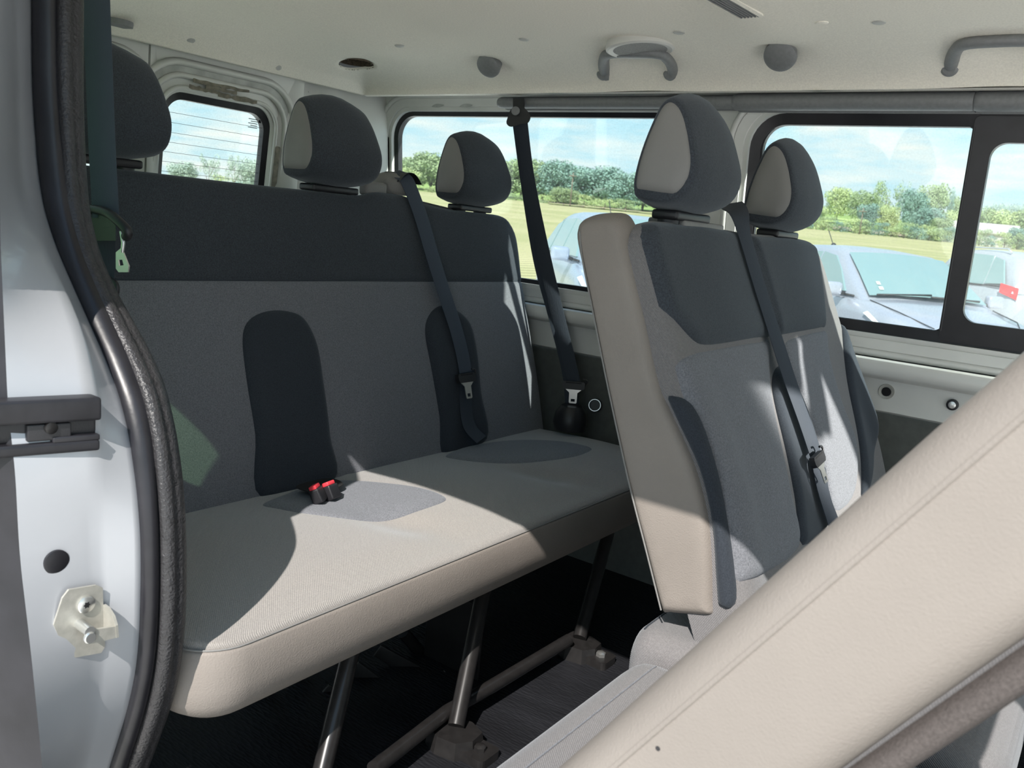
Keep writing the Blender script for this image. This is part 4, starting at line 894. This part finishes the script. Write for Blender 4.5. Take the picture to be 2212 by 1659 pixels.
# far belt, hung from the duct by the side window
b2 = thing('far_seat_belt', on_y(1240, 860, 2.09), 'black seat belt hanging from the ceiling rail in front of the rear side window', 'seat belt', 'seat belts')
yq = lambda v: interp([(200, 2.03), (250, 2.02), (400, 2.08), (500, 2.105), (860, 2.11)], v)
def q2(u, v, d=0): return on_y(u, v, yq(v) - d)
ribbon('webbing', catmull([q2(1125, 262), q2(1140, 380), q2(1168, 520), q2(1200, 660), q2(1225, 760), q2(1242, 835)], 6), (.95, .3, 0), [.040 - .002 * i / 30 for i in range(31)], .0016, BELT, b2)
ribbon('rear_webbing', catmull([q2(1122, 265, -.012), q2(1140, 400, -.02), q2(1166, 560, -.025), q2(1198, 680, -.02), q2(1228, 800, -.015), q2(1236, 875, -.01)], 6), (.9, .5, 0), .040, .0016, BELT, b2)
mesh('anchor_strap', *prism_vf([(1108, 212), (1132, 212), (1134, 250), (1108, 250)], lambda a, b, d: on_y(a, b, 2.02 - d), 0, .004), PLASTIC_K, b2, smooth_=False)
mesh('anchor_ring', *prism_vf(smooth_loop([(1104, 236), (1120, 226), (1136, 236), (1146, 252), (1140, 266), (1124, 268), (1104, 274), (1094, 266), (1098, 250)], 4), lambda a, b, d: on_y(a, b, 2.008 - d), 0, .010), PLASTIC_K, b2, smooth_=False)
lathe('anchor_bolt', [(.012, 0), (.012, .006), (.008, .008)], on_y(1114, 240, 1.997), (.5, -.85, 0), PLASTIC_G, b2, n=24)
tongue(b2, q2(1240, 832, .012), (.05, 0, -1), (.9, .35, 0), 1.0)
mesh('retractor_cover', *lathe_vf([(.045, 0), (.05, .02), (.045, .05), (.03, .07)], on_y(1232, 905, 2.085) + Vector((0, 0, -.03)), (0, 0, 1), 24), PLASTIC_K, b2, sharp=45)
# middle belt of the bench
b3 = thing('middle_seat_belt', on_z(1030, 950, .43), 'blue-grey seat belt lying over the bench backrest between the middle and far seats', 'seat belt', 'seat belts')
def q3(u, v, d=.016): p = on_plane(u, v, back.O + back.N * d, back.N); return p
pth = [on_x(852, 374, -1.60), on_x(874, 384, -1.57), q3(888, 410, .012), q3(910, 470), q3(935, 555, .022), q3(962, 640, .026), q3(985, 710, .026), q3(1000, 770, .026), q3(1006, 805, .026)]
ribbon('webbing', catmull(pth, 6), [Vector((0, .92, .35))] * 49, [.046] * 49, .0016, BELT_B, b3)
pth = [q3(1008, 815, .020), q3(1006, 870, .022), q3(1014, 920, .03), on_z(1040, 950, CZ + .03)]
ribbon('lower_webbing', catmull(pth, 6), Vector((0, .95, .2)), .044, .0016, BELT, b3)
tongue(b3, q3(1005, 816, .034), back.U * -1 + Vector((0, 0, 0)), (0, 1, .05), 1.05)
# belt of the double seat
b4 = thing('double_seat_belt', on_x(1790, 1110, -.40), 'dark seat belt across the middle of the double seat', 'seat belt', 'seat belts')
def q4(u, v, d=.024): return on_plane(u, v, bk2.O + bk2.N * d, bk2.N)
pth = [q4(1578, 440, -.02), q4(1594, 462, .014), q4(1612, 520), q4(1640, 615), q4(1672, 715), q4(1706, 820, .03), q4(1738, 910, .034), q4(1762, 982, .036)]
ribbon('webbing', catmull(pth, 6), Vector((0, .94, .3)), .046, .0016, BELT, b4)
pth = [q4(1768, 1000, .03), q4(1776, 1050, .034), q4(1792, 1105, .036), q4(1812, 1160, .03)]
ribbon('lower_webbing', catmull(pth, 6), Vector((0, .94, .1)), .050, .0016, BELT, b4)
tongue(b4, q4(1765, 992, .046), bk2.U * -1 + Vector((0, .12, 0)), (0, 1, .1), .85)
# socket by the far wall
so = on_y(1286, 876, 2.186)
mesh('wall_socket', *lathe_vf([(.020, -.002), (.020, .010), (.0175, .013), (.0155, .012), (.0155, .002), (.001, .001)], so, (.35, -.9, .25), 28), PLASTIC_K, None, sharp=40, label='round black wall socket with a bright rim beside the far end of the bench', cat='socket')
mesh('socket_ring', *lathe_vf([(.0182, .0125), (.0182, .0142), (.0165, .0142)], so, (.35, -.9, .25), 28, cap=False), STEEL, bpy.data.objects['wall_socket'], sharp=40)

# ================================================================== OUTSIDE
def ground_s(x, y): return max(0.0, 0.80 * y - 0.57 * x - 4.0)
def ground_z(x, y):
    s = ground_s(x, y); l_ = (.8 * x + .57 * y) / max(1, -.57 * x + .8 * y); s *= .25 + .75 * smooth((l_ + .36) / .2) if s > 0 else 1; z = -0.60 + 0.034 * min(s, 235) + 0.062 * max(0, min(s, 520) - 235) + .03 * max(0, min(s, 1500) - 520)
    return z
def field_mat():
    m = bpy.data.materials.new('field'); m.use_nodes = True; nt = m.node_tree; N = nt.nodes; L = nt.links; b = N['Principled BSDF']; b.inputs['Roughness'].default_value = 0.95; b.inputs['Specular IOR Level'].default_value = .05
    tc = N.new('ShaderNodeTexCoord'); n = N.new('ShaderNodeTexNoise'); n.inputs['Scale'].default_value = .12; n.inputs['Detail'].default_value = 9; L.new(tc.outputs['Object'], n.inputs['Vector'])
    r = N.new('ShaderNodeValToRGB'); L.new(n.outputs['Fac'], r.inputs[0])
    r.color_ramp.elements[0].position = .35; r.color_ramp.elements[0].color = (.42, .42, .19, 1); r.color_ramp.elements[1].position = .68; r.color_ramp.elements[1].color = (.60, .53, .30, 1)
    w = N.new('ShaderNodeTexWave'); w.inputs['Scale'].default_value = .55; w.inputs['Distortion'].default_value = .6; mp = N.new('ShaderNodeMapping'); mp.inputs['Rotation'].default_value = (0, 0, .35); L.new(tc.outputs['Object'], mp.inputs[0]); L.new(mp.outputs[0], w.inputs['Vector'])
    mx = N.new('ShaderNodeMixRGB'); mx.blend_type = 'MULTIPLY'; mx.inputs[0].default_value = .35; L.new(r.outputs[0], mx.inputs[1]); L.new(w.outputs['Color'], mx.inputs[2])
    L.new(mx.outputs[0], b.inputs['Base Color']); MATS['field'] = m; return m
GRAVEL = mat('pale_gravel', (.80, .76, .70), .95, mottle=.25, mscale=3, spec=.1)
FIELD = field_mat()
GREENF = mat('green_pasture', (.28, .38, .12), .95, mottle=.25, mscale=.05, spec=.05)
BROWNF = mat('ploughed_earth', (.44, .33, .24), .95, mottle=.2, mscale=.1, spec=.05)
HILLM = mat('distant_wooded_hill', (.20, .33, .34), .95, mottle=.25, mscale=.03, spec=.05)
def terrain(name, s0, s1, l0, l1, m, dz=0.0, ns=24, nl=24, **k):
    """patch of ground between two distances along the view direction and two sideways offsets"""
    f = Vector((-.57, .80, 0)).normalized(); r = Vector((.80, .57, 0)).normalized()
    def pt(a, b):
        s = s0 + (s1 - s0) * b ** 1.6; p = f * s + r * (lerp(l0, l1, a) * (1 + s / 120)); return Vector((p.x, p.y, ground_z(p.x, p.y) + dz))
    V, Fc = grid_vf(nl, ns, pt); return mesh(name, V, Fc, m, **k)
V, Fc = box_vf((0, 0, -.64), (90, 60, .02)); 
struct(terrain('ground_parking', -60, 18, -45, 45, GRAVEL, -.005))
struct(terrain('ground_field', 17.9, 236, -60, 60, FIELD, 0, 60, 40))
struct(terrain('ground_pasture', 235.5, 640, -90, 90, GREENF, 0, 30, 30))
struct(terrain('ground_horizon', 639, 1500, -140, 140, HILLM, 0, 20, 20))
# a ploughed strip above the hedge
f_ = Vector((-.57, .80, 0)).normalized(); r_ = Vector((.80, .57, 0)).normalized()
def far_at(u, d):
    """the spot on the ground at horizontal distance d in the direction of pixel column u (at the horizon)"""
    q = ray(u, 230.6 + (u + 1507) * .0963); q.z = 0; q.normalize(); p = q * d; return Vector((p.x, p.y, ground_z(p.x, p.y)))
def strip_field(name, u0, u1, d0, d1, m, lab):
    V, Fc = grid_vf(16, 6, lambda a, b: far_at(lerp(u0, u1, a), lerp(d0, d1 - 10 * abs(a - .5), b)) + Vector((0, 0, .35))); return mesh(name, V, Fc, m, label=lab, cat='field')
strip_field('ploughed_field', 1790, 1985, 262, 300, BROWNF, 'brown ploughed strip of field above the hedge, left of the window divider')
strip_field('pasture_field', 1760, 1860, 340, 430, mat('bright_pasture', (.42, .52, .16), .95), 'bright green pasture on the hillside right of the far headrest')
strip_field('ploughed_field', 1180, 1420, 208, 232, BROWNF, 'brown bare strip of field at the foot of the wood')
# ------------------------------------------------ trees
def leaf_mat(name, c1, c2):
    m = bpy.data.materials.new(name); m.use_nodes = True; nt = m.node_tree; N = nt.nodes; L = nt.links; b = N['Principled BSDF']; b.inputs['Roughness'].default_value = .9; b.inputs['Specular IOR Level'].default_value = .05
    tc = N.new('ShaderNodeTexCoord'); n = N.new('ShaderNodeTexNoise'); n.inputs['Scale'].default_value = .35; n.inputs['Detail'].default_value = 6; L.new(tc.outputs['Object'], n.inputs['Vector'])
    r = N.new('ShaderNodeValToRGB'); L.new(n.outputs['Fac'], r.inputs[0]); r.color_ramp.elements[0].position = .3; r.color_ramp.elements[0].color = (*c1, 1); r.color_ramp.elements[1].position = .7; r.color_ramp.elements[1].color = (*c2, 1)
    L.new(r.outputs[0], b.inputs['Base Color']); MATS[name] = m; return m
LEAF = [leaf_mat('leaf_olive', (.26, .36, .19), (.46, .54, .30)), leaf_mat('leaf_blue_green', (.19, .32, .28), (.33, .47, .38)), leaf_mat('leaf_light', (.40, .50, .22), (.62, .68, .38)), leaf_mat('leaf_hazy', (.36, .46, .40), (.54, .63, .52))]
BARK = mat('bark', (.20, .17, .13), .95, mottle=.3, mscale=4)
def crown_vf(rng, nblob, nleaf, shape):
    """unit-high crown: leaf quads on the skin of overlapping clumps"""
    V = []; Fc = []
    for b in range(nblob):
        h = rng.uniform(.22, .92); w = {'round': .40 * math.sqrt(max(.05, 1 - ((h - .55) / .45) ** 2)), 'tall': .24 * (1 - abs(h - .5)), 'bush': .5 * math.sqrt(max(.05, 1 - h ** 2)), 'sparse': .36}[shape]
        if shape == 'bush': h = rng.uniform(.05, .8)
        if shape == 'sparse': h = rng.uniform(.45, .95)
        an = rng.uniform(0, 2 * PI); rr = w * math.sqrt(rng.random()); c = Vector((rr * math.cos(an), rr * math.sin(an), h)); rad = rng.uniform(.09, .17) * (.8 if shape == 'sparse' else 1)
        for l in range(nleaf):
            d = Vector((rng.gauss(0, 1), rng.gauss(0, 1), rng.gauss(0, 1))).normalized(); p = c + d * rad * rng.uniform(.7, 1.05); n = (d + Vector((rng.gauss(0, .5), rng.gauss(0, .5), rng.gauss(0, .5)))).normalized()
            a = n.orthogonal().normalized(); e = n.cross(a); s = rng.uniform(.010, .022); o = len(V)
            V += [p + a * s, p + e * s, p - a * s, p - e * s]; Fc.append((o, o + 1, o + 2, o + 3))
    return V, Fc
def trunk_vf(rng, shape):
    top = .7 if shape != 'bush' else .3
    parts = [tube_vf([(0, 0, -.02), (.01, 0, .2), (0, .01, .45), (.01, 0, top)], [.022, .018, .013, .006], 6)]
    for k in range(5):
        an = rng.uniform(0, 2 * PI); z = rng.uniform(.25, .5) * top / .7; parts.append(tube_vf([(0, 0, z), (.12 * math.cos(an), .12 * math.sin(an), z + .14), (.22 * math.cos(an), .22 * math.sin(an), z + .25)], [.010, .007, .003], 5))
    return merge(parts)
PROTO = {}
def raw_mesh(name, V, Fc, m):
    me = bpy.data.meshes.new(name); me.from_pydata([tuple(v) for v in V], [], [tuple(f) for f in Fc]); me.materials.append(m); return me
for shape, nb, nl in (('round', 90, 90), ('tall', 26, 70), ('bush', 34, 70), ('sparse', 20, 60)):
    for k in range(2):
        rng = random.Random(hash((len(shape) * 7 + k)) & 255); c = crown_vf(rng, nb, nl, shape); t = trunk_vf(rng, shape)
        for li in range(4): PROTO[shape, k, li] = (raw_mesh('foliage', *c, LEAF[li]), None)
        tm = raw_mesh('trunk', *t, BARK)
        for li in range(4): PROTO[shape, k, li] = (PROTO[shape, k, li][0], tm)
tcount = [0]
def tree(u, vtop, d, wpx, shape, li, label, group=None, name='tree'):
    p = far_at(u, d); q = ray(u, vtop); k = d / math.hypot(q.x, q.y); ht = CAM.z + q.z * k - p.z; wd = wpx * k / F / (.82 if shape != 'tall' else .5)
    ht = max(ht, 1.0) * 1.04; t = thing(name, p, label, 'bush' if name == 'bush' else 'tree', group)
    cm, tm = PROTO[shape, tcount[0] % 2, li]; tcount[0] += 1; rz = random.uniform(0, 6)
    for nm, me in (('foliage', cm), ('trunk', tm)):
        o = bpy.data.objects.new(nm, me); COL.objects.link(o); o.parent = t; o.scale = (wd, wd, ht); o.rotation_euler.z = rz
# the wood seen through the rear side window
wood = 'tree in the dense wood seen through the rear side window'
for u, vt, d, w in ((815, 345, 262, 120), (880, 340, 255, 110), (925, 333, 262, 110), (975, 338, 255, 120), (1020, 345, 250, 120), (1075, 345, 262, 120), (1120, 345, 255, 110), (1165, 352, 258, 110), (1200, 350, 250, 100), (1240, 358, 262, 110), (1290, 362, 256, 110), (1335, 372, 250, 100), (1380, 382, 258, 110), (1430, 388, 262, 110), (1480, 395, 258, 120), (1530, 400, 262, 120)):
    tree(u, vt, d, w, 'round', 1 if u > 1140 else 0, wood, 'trees of the wood behind the field')
for u, vt, d, w, sh, li in ((862, 362, 236, 80, 'round', 2), (930, 400, 232, 70, 'bush', 2), (1180, 420, 238, 60, 'bush', 2), (1212, 405, 236, 55, 'round', 0), (1255, 418, 236, 60, 'bush', 2), (1300, 424, 234, 60, 'bush', 2), (1345, 428, 234, 55, 'bush', 0), (1110, 415, 236, 60, 'bush', 0)):
    tree(u, vt, d, w, sh, li, 'small light green bushy tree at the edge of the wood', 'small trees at the edge of the wood')
# trees seen through the rear door window
for u, vt, d, w, sh, li, lab in ((395, 352, 160, 62, 'round', 3, 'leftmost round tree seen through the rear door window'), (450, 338, 150, 46, 'sparse', 3, 'thin open tree in the middle of the rear door window'), (505, 338, 150, 40, 'sparse', 3, 'thin open tree near the right of the rear door window'), (548, 345, 150, 60, 'round', 3, 'rightmost round tree seen through the rear door window'), (480, 375, 155, 50, 'bush', 2, 'low bush between the two thin trees of the rear door window')):
    tree(u, vt, d, w, sh, li, lab)
# hedges and trees seen through the sliding window
hedge = 'low bush in the hedge along the far edge of the yellow field'
for k in range(20):
    u = 1700 + k * 27; tree(u, 230.6 + (u + 1507) * .0963 - random.uniform(76, 88), 240, random.uniform(38, 55), 'bush', k % 3 if k % 3 != 1 else 1, hedge, 'bushes of the field hedge', 'bush')
for u, vt, d, w, sh, li, lab in ((1700, 392, 330, 70, 'round', 0, 'olive tree hidden partly behind the far headrest of the double seat'), (1795, 405, 380, 60, 'round', 2, 'pale tree just right of the far headrest of the double seat'), (1850, 412, 360, 60, 'round', 0, 'olive tree left of the tall open tree on the hillside'),
        (1893, 394, 330, 60, 'sparse', 0, 'tall open-crowned tree in the middle of the sliding window view'), (1925, 396, 335, 34, 'sparse', 3, 'bare topped thin tree right of the tall open tree'), (1955, 412, 320, 60, 'round', 1, 'dark blue-green tree in the middle of the sliding window view'), (1988, 396, 330, 66, 'round', 0, 'broad light tree left of the pointed conifer'),
        (2031, 410, 340, 14, 'tall', 1, 'small pointed conifer on the hillside beside the window divider'), (2055, 425, 345, 50, 'round', 0, 'tree right of the conifer behind the window divider'), (1860, 440, 290, 46, 'round', 1, 'dark bush below the pale tree on the slope'), (1905, 442, 290, 44, 'round', 2, 'yellow-green bush on the slope below the open-crowned tree'), (1988, 448, 265, 66, 'round', 1, 'dark round tree in front of the shed roof'),
        (2050, 455, 270, 60, 'round', 2, 'light tree behind the window divider on the slope'), (2100, 450, 300, 60, 'round', 0, 'tree right behind the window divider'), (2150, 452, 300, 70, 'round', 2, 'light tree above the long grey roof'), (2205, 455, 300, 70, 'round', 0, 'tree at the right edge above the long grey roof'), (2190, 492, 243, 50, 'round', 1, 'dark round bush right of the long grey roof'), (2015, 470, 262, 60, 'round', 0, 'olive bush left of the shed'), (2250, 460, 300, 70, 'round', 0, 'tree beyond the right edge of the window'), (1745, 440, 320, 60, 'round', 2, 'light tree low on the slope behind the far headrest')):
    tree(u, vt, d, w, sh, li, lab)
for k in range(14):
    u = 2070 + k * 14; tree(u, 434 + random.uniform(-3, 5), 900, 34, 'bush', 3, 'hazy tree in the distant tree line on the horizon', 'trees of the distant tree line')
# long low farm shed
c = far_at(2100, 262); ax = (far_at(2180, 262) - far_at(2030, 262)); L_ = ax.length; ax.normalize(); up = Vector((0, 0, 1)); dp_ = ax.cross(up)
if dp_.dot(CAM - c) < 0: dp_ = -dp_
shed = thing('farm_shed', c, 'long low grey-roofed farm shed beyond the field behind the window divider', 'shed')
hz_ = (interp([(0, 0), (1, 1)], 0) + 262 * (575 - 512) / F) ; zb = CAM.z + 262 * (575 - 508) / F
mesh('wall', *prism_vf([(-L_ / 2, 0), (L_ / 2, 0), (L_ / 2, zb - c.z), (-L_ / 2, zb - c.z)], lambda a, b, d: c + ax * a + up * b - dp_ * d, 0, 9), mat('pale_render', (.55, .55, .50), .9), shed, smooth_=False)
mesh('roof', *prism_vf([(0.8, 0), (-4.5, 2.6), (-9.8, 0), (-9.8, -.3), (.8, -.3)], lambda a, b, d: c + ax * d + dp_ * a + up * (b + zb - c.z), -L_ / 2 - 1, L_ / 2 + 1), mat('grey_roof_sheet', (.46, .43, .41), .8), shed, smooth_=False)
gs = far_at(1990, 243)
gsh = thing('green_shed', gs, 'pale green lean-to shed left of the long grey roof', 'shed')
mesh('body', *prism_vf([(-3.2, 0), (3.2, 0), (3.2, 3.4), (-3.2, 2.2)], lambda a, b, d: gs + ax * a + up * b - dp_ * d, 0, 6), mat('pale_green_sheet', (.42, .52, .36), .8), gsh, smooth_=False)
# power line poles in front of the wood
for (u, vt, lab) in ((1226, 372, 'thin wooden power pole in front of the wood'), (1848, 448, 'thin wooden power pole on the hillside')):
    p = far_at(u, 225); q = ray(u, vt); k = 225 / math.hypot(q.x, q.y); top = CAM.z + q.z * k
    po = thing('power_pole', p, lab, 'pole', 'power poles'); mesh('pole', *tube_vf([p, Vector((p.x, p.y, top))], [.17, .12], 8), BARK, po); mesh('crossarm', *box_vf((p.x, p.y, top - .8), (1.6, 1.2, .18)), BARK, po, smooth_=False)
# ------------------------------------------------ parked cars
TYRE = mat('tyre_rubber', (.02, .02, .022), .8); ALLOY = mat('alloy_wheel', (.55, .56, .58), .35, metal=.6)
CARGLASS = mat('car_glass', (.22, .33, .33), .06, spec=.9); CARBLK = mat('car_black_trim', (.02, .02, .022), .5)  # glass base colour has the pale sky reflection put into it
LENS = mat('headlamp_lens', (.78, .78, .70), .12, spec=.8, coat=.5); LENSR = mat('red_tail_lens', (.62, .03, .035), .15, spec=.7, coat=.4); PLATE = mat('number_plate', (.75, .75, .72), .5)
def make_car(name, origin, heading, paint, label, kind='hatch'):
    """x forward, y left, z up, origin on the ground between the wheels"""
    h = Vector((math.cos(heading), math.sin(heading), 0)); l = Vector((-h.y, h.x, 0)); o = Vector(origin)
    T = lambda x, y, z: o + h * x + l * y + Vector((0, 0, z)); t = thing(name, o, label, 'car', 'parked cars')
    suv = kind == 'suv'; H = 1.62 if suv else 1.50; Ln = 2.10
    # side outlines: belt line height and half width along the length
    zt = [(-Ln, .62), (-2.02, .86), (-1.95, .96), (-1.2, .985), (0, .96), (.80, .955), (1.2, .915), (1.65, .83), (1.95, .70), (Ln, .52)]
    hw = [(-Ln, .62), (-2.0, .76), (-1.7, .85), (-1.0, .885), (.2, .885), (1.1, .875), (1.6, .82), (1.92, .68), (Ln, .45)]
    xs = [lerp(-Ln, Ln, k / 48) for k in range(49)]
    V = []; n = 15
    for x in xs:
        w = interp(hw, x); z = interp(zt, x); zl = .22 + .10 * smooth((abs(x) - 1.8) / .3)
        half = [(w * .86, zl), (w * .97, zl + .10), (w, lerp(zl, z, .55)), (w * .985, lerp(zl, z, .80)), (w * .95, z - .035), (w * .88, z), (w * .45, z + (.035 if x > .7 else .03))]
        ring = half + [(0, z + (.045 if x > .7 else .04))] + [(-a, b) for a, b in half[::-1]]; V += [T(x, -a, b) for a, b in ring]
    Fc = [(i * n + q, i * n + q + 1, i * n + n + q + 1, i * n + n + q) for i in range(48) for q in range(n - 1)] + [list(range(n)), [48 * n + q for q in range(n)]]
    body = mesh('body', V, Fc, paint, t, sharp=45)
    # greenhouse: windscreen, roof, rear screen
    gx = [(1.02, .935, .74), (.60, 1.19, .69), (.20, H - .08, .62), (.05, H - .035, .595), (-.5, H, .59), (-1.1, H - .015, .58), (-1.55, H - .06, .56), (-1.72, H - .13, .555), (-1.92, 1.16, .60), (-2.0, .95, .66)]
    V = []; n = 11
    for x, z, w in gx:
        half = [(.80 - .05 * (abs(x) > 1.5), .93), (lerp(.80, w, .6), lerp(.93, z, .6)), (w + .02, z - .05 if z > 1.1 else z), (w - .05, z - .008), (w * .5, z + .012)]
        if z < .99: half = [(.80, .90), (.79, .91), (w + .02, .92), (w - .05, z - .004), (w * .5, z + .02)]
        ring = half + [(0, z + .018)] + [(-a, b) for a, b in half[::-1]]; V += [T(x, -a, b) for a, b in ring]
    Fc = [(i * n + q, i * n + q + 1, i * n + n + q + 1, i * n + n + q) for i in range(len(gx) - 1) for q in range(n - 1)] + [list(range(n)), [(len(gx) - 1) * n + q for q in range(n)]]
    mesh('roof', V, Fc, paint, t, sharp=50)
    def surf_ws(a, b):                                       # a across -1..1, b from the bonnet up to the roof
        x = lerp(1.00, .16, b); z = interp([(0, .955), (.5, 1.205), (1, H - .07)], b) ; w = lerp(.70, .585, b); return T(x + .05 * (1 - a * a) * .6 + .015, a * w, z + .03 * (1 - a * a) + .018)
    ws = mesh('windscreen', *grid_vf(14, 10, lambda a, b: surf_ws(2 * a - 1, .04 + b * .92)), CARGLASS, t)
    mesh('rear_screen', *grid_vf(8, 6, lambda a, b: T(lerp(-2.015, -1.80, b), (2 * a - 1) * lerp(.56, .49, b), lerp(1.02, H - .17, b))), CARGLASS, t)
    for s in (-1, 1):
        for nm, pts in (('side_window', [(.62, 1.0), (.28, 1.24), (.02, H - .12), (-.30, H - .085), (-.30, 1.0)]), ('side_window', [(-.36, 1.0), (-.36, H - .085), (-1.05, H - .10), (-1.12, 1.0)]), ('quarter_window', [(-1.18, 1.02), (-1.12, H - .12), (-1.40, H - .17), (-1.72, 1.05)])):
            mesh(nm, *prism_vf(pts, lambda a, b, d: T(a, s * (lerp(.80, .60, (b - .93) / (H - .98)) + .012 + d), b), -.02, .008), CARGLASS, t, smooth_=False)
        mesh('window_line', *tube_vf([T(.85, s * .80, .965), T(0, s * .82, .975), T(-1.75, s * .80, 1.0)], .012, 6), CARBLK, t)
        c = T(.70, s * .98, 1.02); Rm = Matrix((h, l, Vector((0, 0, 1)))).transposed(); mi = box('mirror', c, (.11, .20, .15), paint, t, .045, Rm)
        mesh('mirror_arm', *tube_vf([T(.72, s * .84, .97), c], .02, 6), CARBLK, mi)
        # headlamp, a swept patch on the corner of the wing
        def hl(a, b): 
            x = lerp(1.22, 1.98, a); w = interp(hw, x); z = interp(zt, x); return T(x + .012, s * (w * lerp(1.0, .74, b) + .014), z - lerp(.24, .012, b) * lerp(.45, 1.1, a) + .012)
        mesh('headlamp', *grid_vf(8, 4, hl), LENS, t)
        def tl(a, b): return T(lerp(-1.78, -2.05, a) - .012, s * (lerp(.86, .70, a) + .02), lerp(.80 + .10 * (1 - a), 1.06 - .06 * a, b))
        mesh('tail_lamp', *grid_vf(6, 4, tl), LENSR, t)
        for x in (1.28, -1.25):
            wc = T(x, s * .80, .31); ww = mesh('wheel', *lathe_vf([(.20, -.10), (.30, -.09), (.315, -.05), (.315, .05), (.30, .09), (.20, .085)], wc, l * s, 28), TYRE, t, sharp=40); mesh('rim', *lathe_vf([(.205, .07), (.20, .095), (.06, .075), (.05, .09)], wc, l * s, 20), ALLOY, ww, sharp=40)
        if suv: mesh('roof_rail', *tube_vf([T(.0, s * .56, H - .02), T(-.1, s * .56, H + .03), T(-1.3, s * .55, H + .03), T(-1.42, s * .55, H - .03)], .016, 8), ALLOY, t)
    for y0, y1 in ((-.62, .02), (.0, .62)): mesh('wiper', *tube_vf([surf_ws(y0 / .7, .03) + Vector((0, 0, .012)), surf_ws(y1 / .7, .07) + Vector((0, 0, .012))], .010, 6), CARBLK, ws)
    mesh('bonnet_line', *tube_vf([T(1.06, -.72, .945), T(1.55, -.66, .87), T(1.90, -.48, .76)], .006, 5), CARBLK, body); mesh('bonnet_line', *tube_vf([T(1.06, .72, .945), T(1.55, .66, .87), T(1.90, .48, .76)], .006, 5), CARBLK, body)
    mesh('antenna', *tube_vf([T(-1.35, 0, H), T(-1.55, 0, H + .20)], .006, 6), CARBLK, t); mesh('antenna_base', *lathe_vf([(.04, 0), (.03, .03), (.01, .045)], T(-1.35, 0, H - .005), (0, 0, 1), 12), CARBLK, t)
    mesh('grille', *grid_vf(6, 3, lambda a, b: T(2.055 - .0 + .06 * (1 - (2 * a - 1) ** 2), (2 * a - 1) * .42, lerp(.34, .50, b))), CARBLK, t)
    mesh('rear_plate', *box_vf(T(-2.06, 0, .78), (.05, .05, .11)), PLATE, t, smooth_=False)
    for k, (a, b, w_) in enumerate(((-.80, .14, .07), (-.80, .24, .06))): mesh('sticker', *grid_vf(1, 1, lambda p, q: surf_ws(a + p * w_, b + q * .06) + h * .006 + Vector((0, 0, .006))), PLATE, ws, smooth_=False)
    return t
SILV = mat('car_silver_blue', (.44, .46, .52), .28, metal=.35, coat=.5); WHITE = mat('car_white', (.36, .38, .41), .28, coat=.5); SILV2 = mat('car_pale_blue', (.36, .42, .52), .28, metal=.3, coat=.5)
def car_at(x, y): return Vector((x, y, ground_z(x, y)))
A_ = -0.82
make_car('parked_car', car_at(-2.50, 11.0), A_, SILV, 'silver hatchback parked nose-on outside the sliding window')
make_car('parked_car', car_at(-4.75, 8.87) + Vector((0, 0, .12)), A_, SILV2, 'pale blue car whose mirror shows between the far belt and the double seat')
hB = 2.25; qB = CAM + ray(2178, 630) * 14.5
oB = qB + Vector((math.cos(hB), math.sin(hB), 0)) * 1.95 - Vector((-math.sin(hB), math.cos(hB), 0)) * .82
make_car('parked_car', Vector((oB.x, oB.y, qB.z - .93)), hB, WHITE, 'white car with red tail lamp at the right edge behind the silver hatchback', 'suv')
